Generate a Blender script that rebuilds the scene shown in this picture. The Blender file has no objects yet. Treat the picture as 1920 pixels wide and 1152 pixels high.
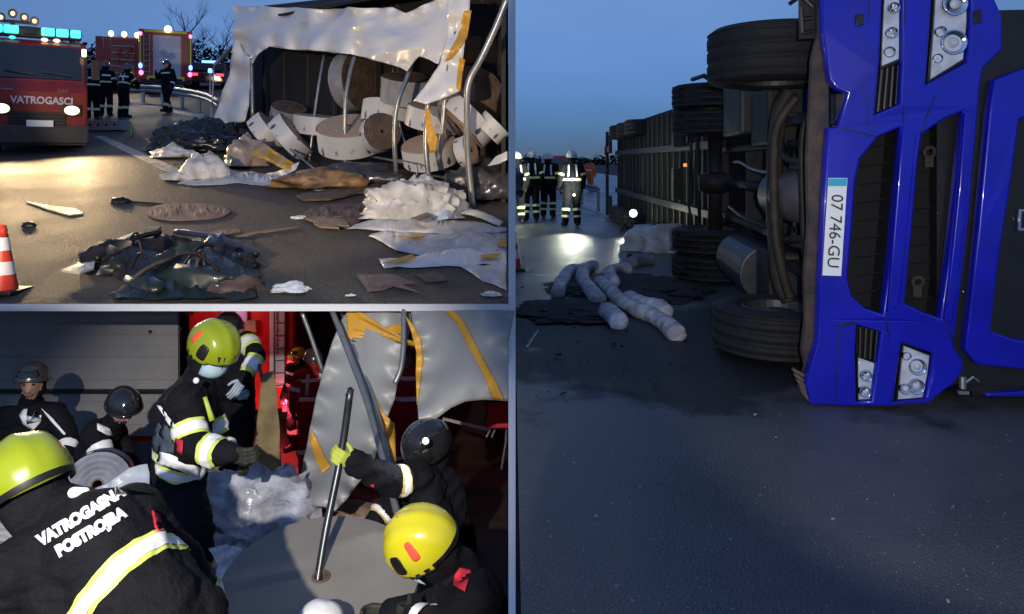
import bpy, bmesh, math, random
import numpy as np
from mathutils import Vector, Matrix, noise
from mathutils.bvhtree import BVHTree
R = math.radians
random.seed(7)
sc = bpy.context.scene
col = sc.collection

# ------------------------------------------------------------------ camera
F, HC, HOR = 1400.0, 1.5, 305.0          # focal length in photo pixels, eye height, horizon row
cd = bpy.data.cameras.new('camera')
cam = bpy.data.objects.new('camera', cd); col.objects.link(cam)
cam.location = (0, 0, HC); cam.rotation_euler = (R(90), 0, 0)
cd.sensor_width = 36; cd.sensor_fit = 'HORIZONTAL'
cd.lens = 36 * F / 1920; cd.shift_y = -(576 - HOR) / 1920
cd.clip_start = 0.05; cd.clip_end = 3000
sc.camera = cam

# ------------------------------------------------------------------ dusk sky
w = bpy.data.worlds.new('World'); sc.world = w; w.use_nodes = True
nt = w.node_tree; nt.nodes.clear()
wo = nt.nodes.new('ShaderNodeOutputWorld'); bg = nt.nodes.new('ShaderNodeBackground')
sky = nt.nodes.new('ShaderNodeTexSky'); sky.sky_type = 'NISHITA'; sky.sun_disc = False
sky.sun_elevation = R(5.5); sky.sun_rotation = R(180); sky.air_density = 1.0; sky.dust_density = 0.05; sky.ozone_density = 6.5
hs = nt.nodes.new('ShaderNodeHueSaturation'); hs.inputs['Saturation'].default_value = 0.76
# low grey-blue cloud all round the horizon; overhead brightened to lift ambient light
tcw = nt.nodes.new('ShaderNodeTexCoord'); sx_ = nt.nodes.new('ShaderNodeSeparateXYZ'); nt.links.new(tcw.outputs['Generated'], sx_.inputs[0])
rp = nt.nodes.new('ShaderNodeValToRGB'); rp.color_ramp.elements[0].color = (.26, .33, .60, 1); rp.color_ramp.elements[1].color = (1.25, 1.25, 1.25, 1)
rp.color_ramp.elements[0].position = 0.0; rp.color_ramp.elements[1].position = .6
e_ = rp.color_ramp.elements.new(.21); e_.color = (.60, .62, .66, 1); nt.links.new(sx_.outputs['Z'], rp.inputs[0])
mw = nt.nodes.new('ShaderNodeMix'); mw.data_type = 'RGBA'; mw.blend_type = 'MULTIPLY'; mw.inputs[0].default_value = 1
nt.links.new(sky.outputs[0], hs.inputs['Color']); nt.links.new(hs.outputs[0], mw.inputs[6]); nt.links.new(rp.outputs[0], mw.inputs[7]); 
cn = nt.nodes.new('ShaderNodeTexNoise'); cn.inputs['Scale'].default_value = 2.2; cn.inputs['Detail'].default_value = 5     # faint even cloud
cm = nt.nodes.new('ShaderNodeMapping'); cm.inputs['Scale'].default_value = (1, 1, 3.5); nt.links.new(tcw.outputs['Generated'], cm.inputs['Vector']); nt.links.new(cm.outputs[0], cn.inputs['Vector'])
cr_ = nt.nodes.new('ShaderNodeMapRange'); cr_.inputs[1].default_value = .3; cr_.inputs[2].default_value = .7; cr_.inputs[3].default_value = .9; cr_.inputs[4].default_value = 1.1; nt.links.new(cn.outputs['Fac'], cr_.inputs[0])
m2 = nt.nodes.new('ShaderNodeMix'); m2.data_type = 'RGBA'; m2.blend_type = 'MULTIPLY'; m2.inputs[0].default_value = 1
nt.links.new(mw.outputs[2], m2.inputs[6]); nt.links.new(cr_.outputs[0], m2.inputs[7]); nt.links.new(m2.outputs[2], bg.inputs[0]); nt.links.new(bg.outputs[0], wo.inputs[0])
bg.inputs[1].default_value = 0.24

def lamp(name, kind, loc, target, power, color, angle=60, blend=0.3, size=0.05, square=False, parent=None):
    l = bpy.data.lights.new(name, kind); l.energy = power; l.color = color
    o = bpy.data.objects.new(name, l); col.objects.link(o); o.location = loc
    if target is not None:
        o.rotation_euler = (Vector(target) - Vector(loc)).to_track_quat('-Z', 'Y').to_euler()
    if kind == 'SPOT':
        l.spot_size = R(angle); l.spot_blend = blend; l.shadow_soft_size = size; l.use_square = square
    elif kind == 'SUN': l.angle = R(angle)
    else: l.shadow_soft_size = size
    return o

lamp('sun', 'SUN', (0, -20, 10), (-2, 40, -4), 0.02, (1, .8, .65), angle=10)
# scene light of the crash site: work lamps standing behind the photographer
lamp('work_lamp_road', 'SPOT', (-4.6, -3.0, 2.6), (-3.5, 11, 4.7), 5400, (1, .80, .56), angle=45, blend=.12, size=.12, square=True)
lamp('work_lamp_pit', 'SPOT', (-.95, -2.4, 3.0), (-2.05, 5.6, -1.40), 2900, (1, .93, .84), angle=33, blend=.55, size=.05, square=True)
lamp('phone_flash', 'SPOT', (.12, -.02, 1.58), (3.0, 5.0, 1.0), 440, (1, .97, .93), angle=50, blend=.35, size=.01, square=True)
sc.view_settings.view_transform = 'Standard'; sc.view_settings.look = 'None'
sc.view_settings.exposure = 0.0; sc.view_settings.gamma = 1.0
sc.view_settings.use_curve_mapping = False
sc.cycles.use_denoising = True
sc.cycles.max_bounces = 6

# ------------------------------------------------------------------ measuring helpers
KA, SL = 2.2, 217 / 1400                 # eye above the climbing road, its gradient
FB, BREAK, BS = -1.06, 5.0, 0.33         # floor of the sunken yard, where it starts to fall, how fast
def at(px, py, d): return Vector(((px - 960) / F * d, d, HC - (py - HOR) / F * d))
def zA(y): return HC - KA + SL * y
def zB(y): return FB - max(0.0, min(y, 12.0) - BREAK) * BS
def gA(px, py, h=0.0):
    d = KA * F / (py - 88); p = at(px, py, d); p.z = zA(d) + h; return p
def gC(px, py, h=0.0):
    d = HC * F / (py - HOR); p = at(px, py, d); p.z = h; return p
def gB(px, py, h=0.0):
    d = (HC - FB) * F / (py - HOR)
    if d > BREAK:
        s = (py - HOR) / F; d = (HC - FB - BS * BREAK) / (s - BS) if s - BS > .02 else 12.0
        d = min(d, 12.0)
    p = at(px, py, d); p.z = zB(d) + h; return p

# ------------------------------------------------------------------ materials
MATS = {}
def mat(name, color, rough=.6, metal=0.0, var=0.0, vscale=6.0, bump=0.0, bscale=40.0, emit=None, estr=0.0, coat=0.0,
        color2=None, rvar=0.0, alpha=1.0, trans=0.0, detail=6.0, spec=None):
    if name in MATS: return MATS[name]
    m = bpy.data.materials.new(name); m.use_nodes = True
    n = m.node_tree.nodes; l = m.node_tree.links; b = n['Principled BSDF']
    b.inputs['Base Color'].default_value = (*color, 1); b.inputs['Roughness'].default_value = rough
    b.inputs['Metallic'].default_value = metal; b.inputs['Coat Weight'].default_value = coat
    b.inputs['Coat Roughness'].default_value = .06
    if spec is not None: b.inputs['Specular IOR Level'].default_value = spec
    if emit: b.inputs['Emission Color'].default_value = (*emit, 1); b.inputs['Emission Strength'].default_value = estr
    if trans: b.inputs['Transmission Weight'].default_value = trans
    tc = n.new('ShaderNodeTexCoord')
    if var or color2:
        t = n.new('ShaderNodeTexNoise'); t.inputs['Scale'].default_value = vscale; t.inputs['Detail'].default_value = detail
        l.new(tc.outputs['Object'], t.inputs['Vector'])
        r = n.new('ShaderNodeValToRGB'); r.color_ramp.elements[0].position = .35; r.color_ramp.elements[1].position = .68
        c2 = color2 or tuple(c * (1 - var) for c in color)
        r.color_ramp.elements[0].color = (*c2, 1); r.color_ramp.elements[1].color = (*color, 1)
        l.new(t.outputs['Fac'], r.inputs[0]); l.new(r.outputs[0], b.inputs['Base Color'])
        if rvar:
            q = n.new('ShaderNodeMapRange'); q.inputs[1].default_value = .35; q.inputs[2].default_value = .68
            q.inputs[3].default_value = rough - rvar; q.inputs[4].default_value = rough + rvar
            l.new(t.outputs['Fac'], q.inputs[0]); l.new(q.outputs[0], b.inputs['Roughness'])
    if bump:
        t2 = n.new('ShaderNodeTexNoise'); t2.inputs['Scale'].default_value = bscale; t2.inputs['Detail'].default_value = 4
        l.new(tc.outputs['Object'], t2.inputs['Vector'])
        bp = n.new('ShaderNodeBump'); bp.inputs['Strength'].default_value = bump; bp.inputs['Distance'].default_value = .02
        l.new(t2.outputs['Fac'], bp.inputs['Height']); l.new(bp.outputs[0], b.inputs['Normal'])
    MATS[name] = m; return m

def asphalt(name, c1, c2, wet_rough, dry_rough, scale=.6, bump=.35, oil=None, grain=130, dist=.008):
    """wet road: aggregate speckle, damp patches that change the gloss, fine stone relief"""
    m = bpy.data.materials.new(name); m.use_nodes = True
    n = m.node_tree.nodes; l = m.node_tree.links; b = n['Principled BSDF']
    tc = n.new('ShaderNodeTexCoord')
    def nz(s, d=5, r=.55):
        t = n.new('ShaderNodeTexNoise'); t.inputs['Scale'].default_value = s; t.inputs['Detail'].default_value = d
        t.inputs['Roughness'].default_value = r; l.new(tc.outputs['Object'], t.inputs['Vector']); return t
    def mr(src, a, bb, c, d):
        q = n.new('ShaderNodeMapRange'); q.inputs[1].default_value = a; q.inputs[2].default_value = bb
        q.inputs[3].default_value = c; q.inputs[4].default_value = d; l.new(src, q.inputs[0]); return q.outputs[0]
    big = nz(scale, 8, .62); mid = nz(5, 6); fine = nz(grain, 3, .7); grit = n.new('ShaderNodeTexVoronoi')
    grit.inputs['Scale'].default_value = 90; l.new(tc.outputs['Object'], grit.inputs['Vector'])
    mx = n.new('ShaderNodeMix'); mx.data_type = 'RGBA'
    mx.inputs[6].default_value = (*c1, 1); mx.inputs[7].default_value = (*c2, 1)
    l.new(mr(big.outputs['Fac'], .38, .62, 0, 1), mx.inputs[0])
    sp = n.new('ShaderNodeMix'); sp.data_type = 'RGBA'; sp.blend_type = 'MULTIPLY'; sp.inputs[0].default_value = 1
    l.new(mx.outputs[2], sp.inputs[6])
    cr = n.new('ShaderNodeValToRGB'); cr.color_ramp.elements[0].color = (.45, .45, .45, 1); cr.color_ramp.elements[1].color = (1.7, 1.65, 1.55, 1)
    cr.color_ramp.elements[0].position = .35; cr.color_ramp.elements[1].position = .75
    l.new(fine.outputs['Fac'], cr.inputs[0]); l.new(cr.outputs[0], sp.inputs[7])
    # a few pale stones
    st = n.new('ShaderNodeTexVoronoi'); st.inputs['Scale'].default_value = 9; l.new(tc.outputs['Object'], st.inputs['Vector'])
    s2 = n.new('ShaderNodeMix'); s2.data_type = 'RGBA'; s2.inputs[7].default_value = (.3, .3, .29, 1)
    l.new(sp.outputs[2], s2.inputs[6]); l.new(mr(st.outputs['Distance'], .035, .05, 1, 0), s2.inputs[0])
    last = s2.outputs[2]
    rough = mr(big.outputs['Fac'], .38, .62, wet_rough, dry_rough)
    if oil:                                          # a spill round the leaking lorry, soaked into the road
        vm = n.new('ShaderNodeVectorMath'); vm.operation = 'SUBTRACT'; vm.inputs[1].default_value = (oil[0], oil[1], 0)
        l.new(tc.outputs['Object'], vm.inputs[0])
        v2 = n.new('ShaderNodeVectorMath'); v2.operation = 'MULTIPLY'; v2.inputs[1].default_value = (1 / oil[2], 1 / oil[3], 0)
        l.new(vm.outputs[0], v2.inputs[0])
        ln = n.new('ShaderNodeVectorMath'); ln.operation = 'LENGTH'; l.new(v2.outputs[0], ln.inputs[0])
        ad = n.new('ShaderNodeMath'); ad.operation = 'ADD'; l.new(ln.outputs['Value'], ad.inputs[0])
        l.new(mr(nz(1.3, 7).outputs['Fac'], .3, .7, -.45, .45), ad.inputs[1])
        o2 = n.new('ShaderNodeMix'); o2.data_type = 'RGBA'; o2.inputs[7].default_value = (.006, .0055, .005, 1)
        l.new(last, o2.inputs[6]); msk = mr(ad.outputs[0], .85, 1.1, .9, 0); l.new(msk, o2.inputs[0]); last = o2.outputs[2]
        r2 = n.new('ShaderNodeMix'); r2.data_type = 'FLOAT'; l.new(msk, r2.inputs[0]); l.new(rough, r2.inputs[2]); r2.inputs[3].default_value = .62
        rough = r2.outputs[0]
    l.new(last, b.inputs['Base Color']); l.new(rough, b.inputs['Roughness'])
    ma = n.new('ShaderNodeMath'); ma.operation = 'ADD'; l.new(fine.outputs['Fac'], ma.inputs[0]); l.new(grit.outputs['Distance'], ma.inputs[1])
    ma2 = n.new('ShaderNodeMath'); ma2.operation = 'ADD'; l.new(ma.outputs[0], ma2.inputs[0]); l.new(mid.outputs['Fac'], ma2.inputs[1])
    bp = n.new('ShaderNodeBump'); bp.inputs['Strength'].default_value = bump; bp.inputs['Distance'].default_value = dist
    l.new(ma2.outputs[0], bp.inputs['Height']); l.new(bp.outputs[0], b.inputs['Normal'])
    MATS[name] = m; return m

def printed(name, base, ink, su, sv, th=.3):
    """white wrapper with a row of dark printed motifs (UV space: u round the roll in motif units, v across)"""
    m = bpy.data.materials.new(name); m.use_nodes = True
    n = m.node_tree.nodes; l = m.node_tree.links; b = n['Principled BSDF']
    tc = n.new('ShaderNodeTexCoord'); v = n.new('ShaderNodeTexVoronoi'); v.inputs['Scale'].default_value = 1; v.inputs['Randomness'].default_value = .35
    mp = n.new('ShaderNodeMapping'); mp.inputs['Scale'].default_value = (su, sv, 1); l.new(tc.outputs['UV'], mp.inputs['Vector'])
    nz = n.new('ShaderNodeTexNoise'); nz.inputs['Scale'].default_value = 6; l.new(mp.outputs[0], nz.inputs['Vector'])
    ad = n.new('ShaderNodeMixRGB'); ad.inputs[0].default_value = .18; l.new(mp.outputs[0], ad.inputs[1]); l.new(nz.outputs['Color'], ad.inputs[2])
    l.new(ad.outputs[0], v.inputs['Vector'])
    r = n.new('ShaderNodeValToRGB'); r.color_ramp.elements[0].color = (*ink, 1); r.color_ramp.elements[1].color = (*base, 1)
    r.color_ramp.elements[0].position = th - .03; r.color_ramp.elements[1].position = th + .03
    l.new(v.outputs['Distance'], r.inputs[0]); l.new(r.outputs[0], b.inputs['Base Color']); b.inputs['Roughness'].default_value = .45
    MATS[name] = m; return m

M_ROAD_A = asphalt('wet_asphalt_climbing', (.07, .064, .057), (.10, .09, .078), .54, .70, .35, .9, grain=62, dist=.014)
M_ROAD_C = asphalt('wet_asphalt_level', (.072, .078, .09), (.112, .118, .13), .26, .46, .55, .42, oil=(1.5, 6.3, 2.4, 1.7))
M_FLOOR_B = asphalt('dirty_yard_floor', (.05, .028, .022), (.09, .05, .038), .5, .75, .9, .6)
M_WHITE = mat('white_painted_concrete', (.86, .86, .85), .6, var=.06, vscale=3)
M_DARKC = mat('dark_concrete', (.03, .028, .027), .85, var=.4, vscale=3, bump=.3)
M_BLUE = mat('blue_lorry_paint', (.009, .012, .50), .30, coat=.3, spec=.4, color2=(.007, .010, .36), vscale=2.2, rvar=.06, bump=.015, bscale=9)
def grime(m, dirt, scale, lo, hi, amount):
    """road dirt and scratches over an existing paint colour"""
    n = m.node_tree.nodes; l = m.node_tree.links; b = n['Principled BSDF']; src = b.inputs['Base Color'].links[0].from_socket
    tc = n.new('ShaderNodeTexCoord'); acc = None
    for sc3, a, bb, am in (((scale,) * 3, lo, hi, amount), ((scale * 1.3, scale * 1.3, scale * 14), .62, .70, amount * .7), ((scale * 9,) * 3, .66, .74, amount * .8)):
        mp = n.new('ShaderNodeMapping'); mp.inputs['Scale'].default_value = sc3; l.new(tc.outputs['Object'], mp.inputs['Vector'])
        t = n.new('ShaderNodeTexNoise'); t.inputs['Scale'].default_value = 1; t.inputs['Detail'].default_value = 9; t.inputs['Roughness'].default_value = .68; l.new(mp.outputs[0], t.inputs['Vector'])
        q = n.new('ShaderNodeMapRange'); q.inputs[1].default_value = a; q.inputs[2].default_value = bb; q.inputs[3].default_value = 0; q.inputs[4].default_value = am; l.new(t.outputs['Fac'], q.inputs[0])
        if acc is None: acc = q.outputs[0]
        else:
            mm = n.new('ShaderNodeMath'); mm.operation = 'MAXIMUM'; l.new(acc, mm.inputs[0]); l.new(q.outputs[0], mm.inputs[1]); acc = mm.outputs[0]
    mx = n.new('ShaderNodeMix'); mx.data_type = 'RGBA'; mx.inputs[7].default_value = (*dirt, 1); l.new(acc, mx.inputs[0]); l.new(src, mx.inputs[6]); l.new(mx.outputs[2], b.inputs['Base Color'])
grime(M_BLUE, (.035, .034, .05), 2.6, .52, .74, .38)
M_BLACK = mat('black_plastic', (.012, .012, .013), .45, var=.4, vscale=9)
M_RUBBER = mat('tyre_rubber', (.016, .016, .017), .75, var=.35, vscale=7, bump=.25, bscale=30)
M_GRIME = mat('grimy_chassis_metal', (.035, .03, .026), .6, metal=.3, var=.55, vscale=5, bump=.3, bscale=18)
M_GRIME2 = mat('brown_dirty_cast_metal', (.075, .058, .045), .65, metal=.2, var=.5, vscale=6, bump=.3, bscale=20)
M_STEEL = mat('galvanised_steel', (.42, .43, .44), .4, metal=.75, var=.25, vscale=8)
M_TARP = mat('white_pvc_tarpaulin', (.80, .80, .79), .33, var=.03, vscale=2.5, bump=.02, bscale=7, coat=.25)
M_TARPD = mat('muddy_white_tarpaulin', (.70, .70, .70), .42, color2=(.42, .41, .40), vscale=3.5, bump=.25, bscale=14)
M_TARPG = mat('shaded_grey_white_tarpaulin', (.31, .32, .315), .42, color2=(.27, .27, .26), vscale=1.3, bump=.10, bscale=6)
M_ORANGE = mat('orange_tarpaulin_border', (.70, .36, .035), .45, var=.15, vscale=5)
M_FILM = mat('crumpled_clear_film', (.62, .64, .68), .16, var=.35, vscale=9, bump=.8, bscale=16, coat=.6)
M_CARD = mat('brown_cardboard', (.32, .22, .15), .8, var=.35, vscale=7, bump=.25, bscale=22)
M_CARDD = mat('wet_dark_cardboard', (.15, .1, .075), .6, var=.45, vscale=5, bump=.3, bscale=18)
M_ROLL = mat('wound_paper_roll_side', (.50, .36, .25), .7, var=.12, vscale=4, bump=.1, bscale=30)
M_PRINT = printed('printed_white_wrapper', (.55, .56, .58), (.05, .055, .08), 1, 1, .19)
M_GEAR = mat('navy_black_turnout_cloth', (.0055, .006, .0095), .85, spec=.25, var=.35, vscale=14, bump=.45, bscale=60)
M_GEARB = mat('faded_blue_turnout_cloth', (.06, .085, .12), .85, var=.3, vscale=10, bump=.4, bscale=60)
M_BOOT = mat('black_leather_boot', (.012, .011, .01), .4, var=.3, vscale=12)
M_SILVER = mat('silver_reflective_tape', (.9, .91, .92), .4, var=.06, vscale=30)
M_LIME = mat('lime_reflective_tape', (.72, .85, .16), .5, var=.1, vscale=20)
M_RED = mat('red_suit_cloth', (.45, .018, .03), .8, var=.3, vscale=9, bump=.4, bscale=50)
M_REDPATCH = mat('red_cloth_patch', (.6, .02, .045), .75, var=.2, vscale=12)
M_HIVIS = mat('orange_hi_vis_cloth', (.85, .16, .03), .8, var=.2, vscale=9)
M_SKIN = mat('skin', (.42, .24, .17), .55, var=.15, vscale=20)
M_HELM_Y = mat('lime_yellow_helmet_shell', (.60, .54, .018), .26, coat=.35, var=.10, vscale=7)
M_HELM_G = mat('green_yellow_helmet_shell', (.28, .345, .012), .26, coat=.35, var=.12, vscale=7)
M_HELM_W = mat('white_helmet_shell', (.6, .62, .66), .3, coat=.4, var=.12, vscale=9)
M_HELM_K = mat('black_glossy_helmet_shell', (.02, .02, .022), .14, coat=1, var=.3, vscale=8)
M_HELM_S = mat('chromed_grey_helmet_shell', (.18, .17, .16), .25, metal=.6, var=.4, vscale=8)
M_STICK = mat('red_orange_helmet_sticker', (.9, .09, .05), .45)
M_MASK = mat('pale_blue_face_mask', (.42, .58, .68), .7, var=.1, vscale=20)
M_GLOVE = mat('dark_leather_glove', (.03, .03, .02), .7, var=.4, vscale=20)
M_GLOVEL = mat('lime_glove_cuff', (.5, .58, .08), .7, var=.2, vscale=20)
M_GLASS = mat('dark_vehicle_glass', (.02, .022, .028), .08, coat=.8, var=.3, vscale=3)
M_FIRE = mat('fire_engine_red', (.27, .02, .013), .3, coat=.5, var=.25, vscale=3)
M_FIRED = mat('fire_engine_red_deep', (.55, .014, .018), .35, coat=.4, var=.25, vscale=3)
M_SHUT = mat('silver_roller_shutter', (.62, .58, .64), .5, metal=.1, var=.12, vscale=6)
M_YEL = mat('yellow_reflective_marking', (.85, .8, .06), .45)
M_LENS = mat('clear_lamp_lens', (.62, .64, .72), .08, coat=1, var=.3, vscale=14)
M_CHROME = mat('lamp_reflector_chrome', (.8, .8, .84), .08, metal=1)
M_PLATE = mat('reflective_number_plate', (.92, .93, .92), .4)
M_TEAL = mat('teal_plate_band', (.02, .45, .62), .5)
M_INK = mat('black_ink', (.02, .02, .025), .6)
M_TXT = mat('pale_lettering', (.66, .6, .72), .5)
M_GREENB = mat('dark_green_plastic', (.016, .026, .024), .4, var=.3, vscale=5, coat=.2)
M_BARK = mat('dark_bark', (.03, .026, .022), .9, var=.4, vscale=6)
M_CONE = mat('orange_red_cone_plastic', (.72, .06, .03), .45, var=.15, vscale=8)
M_CONEW = mat('white_cone_sleeve', (.85, .85, .86), .4, var=.06, vscale=8)
M_BOOM = mat('white_absorbent_sock', (.80, .81, .86), .8, color2=(.34, .33, .35), vscale=7, bump=.9, bscale=35)
M_SOIL = mat('dark_soaked_absorbent', (.012, .011, .01), .8, var=.5, vscale=9, bump=.6, bscale=30)
M_OLIVE = mat('olive_brown_canvas', (.22, .16, .07), .8, var=.35, vscale=6, bump=.3, bscale=30)
M_ROPE = mat('orange_red_hose', (.5, .1, .035), .6, var=.3, vscale=9)
M_GOLD = mat('golden_yellow_film', (.62, .38, .06), .28, var=.35, vscale=7, coat=.5)
M_SHEDW = mat('grey_white_trailer_boards', (.23, .225, .225), .55, var=.18, vscale=3, bump=.08)
M_HEDGE = mat('winter_scrub', (.018, .02, .02), .95, var=.5, vscale=3)
M_LINE = mat('worn_road_paint', (.6, .58, .52), .6, color2=(.2, .19, .17), vscale=9)
M_GRASS = mat('dark_verge_grass', (.02, .024, .018), .95, var=.5, vscale=2, bump=.5, bscale=20)
def glow(name, c, s): return mat(name, c, .4, emit=c, estr=s)
G_WARM = glow('lit_warm_headlamp', (1, .74, .36), 3.2)
G_FLOOD = glow('lit_flood_lamp', (1, .78, .42), 3.5)
G_TEAL = glow('lit_teal_beacon', (.08, .8, .78), 1.5)
G_BLUE = glow('lit_blue_beacon', (.1, .2, 1), 6)
G_REDL = glow('lit_red_tail_lamp', (1, .04, .07), 3)
G_WHITE = glow('lit_white_work_lamp', (.95, 1, .85), 3.5)
G_AMBER = glow('lit_amber_marker', (1, .3, .04), 1.2)
G_PINK = glow('lit_pink_red_lamp', (1, .2, .5), 3)
# ------------------------------------------------------------------ mesh tools
def root_loc(o):
    v = Vector((0, 0, 0))
    while o is not None: v += o.location; o = o.parent
    return v
def put(name, me, m, parent=None, base=None, smooth=False):
    """link mesh data given in world space; its origin becomes the parent thing's base, or `base`"""
    off = root_loc(parent) if parent is not None else Vector(base or (0, 0, 0))
    me.transform(Matrix.Translation(-off))
    ms = m if isinstance(m, (list, tuple)) else [m]
    if len(me.materials) == 0:
        for k in ms: me.materials.append(k)
    if smooth: me.polygons.foreach_set('use_smooth', [True] * len(me.polygons))
    me.name = name
    o = bpy.data.objects.new(name, me); col.objects.link(o)
    if parent is not None: o.parent = parent
    else: o.location = off
    return o
def tag(o, label, cat, group=None):
    o['label'] = label; o['category'] = cat
    if group: o['group'] = group
    return o
def thing(name, label, cat, loc, group=None):
    o = bpy.data.objects.new(name, None); col.objects.link(o); o.location = loc; o.empty_display_size = .2
    return tag(o, label, cat, group)
def struct(o, kind='structure'): o['kind'] = kind; return o

class MB:
    def __init__(s, M=None): s.v = []; s.f = []; s.M = M; s.uv = None
    def add(s, vs, fs):
        k = len(s.v); s.v += [Vector(q) for q in vs]; s.f += [tuple(i + k for i in f) for f in fs]; return s
    def box(s, c, size, rot=None, taper=1.0):
        c = Vector(c); hx, hy, hz = [q / 2 for q in size]; vs = []
        for z in (-1, 1):
            t = taper if z > 0 else 1
            for x, y in ((-1, -1), (1, -1), (1, 1), (-1, 1)):
                q = Vector((x * hx * t, y * hy * t, z * hz))
                if rot is not None: q = rot @ q
                vs.append(c + q)
        return s.add(vs, [(3, 2, 1, 0), (4, 5, 6, 7), (0, 1, 5, 4), (1, 2, 6, 5), (2, 3, 7, 6), (3, 0, 4, 7)])
    def tube(s, pts, r, seg=8, cap=True, squash=None):
        pts = [Vector(p) for p in pts]; n = len(pts)
        rs = r if isinstance(r, (list, tuple)) else [r] * n
        up = None; vs = []
        for i, p in enumerate(pts):
            t = (pts[min(i + 1, n - 1)] - pts[max(i - 1, 0)])
            t = t.normalized() if t.length > 1e-9 else Vector((0, 0, 1))
            if up is None: up = t.orthogonal().normalized()
            up = (up - t * up.dot(t)); up = up.normalized() if up.length > 1e-6 else t.orthogonal().normalized()
            b = t.cross(up)
            for k in range(seg):
                a = 2 * math.pi * k / seg
                vs.append(p + (up * math.cos(a) + b * math.sin(a)) * rs[i])
        fs = []
        for i in range(n - 1):
            for k in range(seg):
                k2 = (k + 1) % seg
                fs.append((i * seg + k, i * seg + k2, (i + 1) * seg + k2, (i + 1) * seg + k))
        if cap:
            fs.append(tuple(range(seg - 1, -1, -1))); fs.append(tuple((n - 1) * seg + k for k in range(seg)))
        return s.add(vs, fs)
    def caps(s, a, b, ra, rb, seg=14, rings=5):
        """closed tapered capsule"""
        a = Vector(a); b = Vector(b); t = b - a; L = t.length
        t = t / L if L > 1e-6 else Vector((0, 0, 1))
        u = t.orthogonal().normalized(); w_ = t.cross(u); vs = []; rr = []
        for i in range(rings + 1):
            q = math.pi / 2 * i / rings; rr.append((a - t * ra * math.cos(q), ra * math.sin(q)))
        for i in range(rings + 1):
            q = math.pi / 2 * i / rings; rr.append((b + t * rb * math.sin(q), rb * math.cos(q)))
        vs.append(rr[0][0]); 
        for c, r in rr[1:-1]:
            for k in range(seg):
                g = 2 * math.pi * k / seg; vs.append(c + (u * math.cos(g) + w_ * math.sin(g)) * r)
        vs.append(rr[-1][0]); m = len(rr) - 2; fs = []
        for k in range(seg): fs.append((0, 1 + (k + 1) % seg, 1 + k))
        for i in range(m - 1):
            for k in range(seg):
                k2 = (k + 1) % seg; p = 1 + i * seg; fs.append((p + k, p + k2, p + seg + k2, p + seg + k))
        e = 1 + m * seg; p = 1 + (m - 1) * seg
        for k in range(seg): fs.append((e, p + k, p + (k + 1) % seg))
        return s.add(vs, fs)
    def lathe(s, prof, c, axis, seg=32, close=True):
        """prof: (r, h) pairs turned round `axis` through c"""
        c = Vector(c); t = Vector(axis).normalized(); u = t.orthogonal().normalized(); w_ = t.cross(u); vs = []
        for r, h in prof:
            for k in range(seg):
                g = 2 * math.pi * k / seg; vs.append(c + t * h + (u * math.cos(g) + w_ * math.sin(g)) * r)
        fs = []; n = len(prof)
        for i in range(n if close else n - 1):
            j = (i + 1) % n
            for k in range(seg):
                k2 = (k + 1) % seg; fs.append((i * seg + k, i * seg + k2, j * seg + k2, j * seg + k))
        return s.add(vs, fs)
    def disc(s, c, axis, r, seg=32):
        c = Vector(c); t = Vector(axis).normalized(); u = t.orthogonal().normalized(); w_ = t.cross(u)
        vs = [c + (u * math.cos(2 * math.pi * k / seg) + w_ * math.sin(2 * math.pi * k / seg)) * r for k in range(seg)]
        return s.add(vs, [tuple(range(seg))])
    def ell(s, c, rad, seg=16, rings=10, rot=None):
        c = Vector(c); vs = []; fs = []
        vs.append(Vector((0, 0, rad[2])))
        for i in range(1, rings):
            a = math.pi * i / rings
            for k in range(seg):
                g = 2 * math.pi * k / seg; vs.append(Vector((rad[0] * math.sin(a) * math.cos(g), rad[1] * math.sin(a) * math.sin(g), rad[2] * math.cos(a))))
        vs.append(Vector((0, 0, -rad[2])))
        for k in range(seg): fs.append((0, 1 + k, 1 + (k + 1) % seg))
        for i in range(rings - 2):
            for k in range(seg):
                p = 1 + i * seg; k2 = (k + 1) % seg; fs.append((p + k, p + seg + k, p + seg + k2, p + k2))
        e = len(vs) - 1; p = 1 + (rings - 2) * seg
        for k in range(seg): fs.append((p + k, e, p + (k + 1) % seg))
        if rot is not None: vs = [rot @ q for q in vs]
        return s.add([c + q for q in vs], fs)
    def prism(s, poly, fn, t):
        """2-D polygon lifted to 3-D by fn(x, y, depth), thickness t"""
        n = len(poly); vs = [fn(x, y, 0) for x, y in poly] + [fn(x, y, t) for x, y in poly]
        fs = [tuple(range(n)), tuple(range(2 * n - 1, n - 1, -1))]
        fs += [(i, i + n, (i + 1) % n + n, (i + 1) % n) for i in range(n)]
        return s.add(vs, fs)
    def mesh(s, name='m', fix=True, bevel=0.0):
        me = bpy.data.meshes.new(name)
        me.from_pydata([tuple(s.M @ q) if s.M is not None else tuple(q) for q in s.v], [], s.f)
        bm = bmesh.new(); bm.from_mesh(me)
        if fix: bmesh.ops.recalc_face_normals(bm, faces=bm.faces)
        if bevel:
            es = [e for e in bm.edges if len(e.link_faces) == 2 and e.calc_face_angle(0) > .6]
            bmesh.ops.bevel(bm, geom=es, offset=bevel, segments=2, profile=.6, affect='EDGES', clamp_overlap=True)
        bm.to_mesh(me); bm.free(); me.update(); return me
    def build(s, name, m, parent=None, base=None, smooth=False, bevel=0.0):
        return put(name, s.mesh(name, True, bevel), m, parent, base, smooth)

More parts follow.
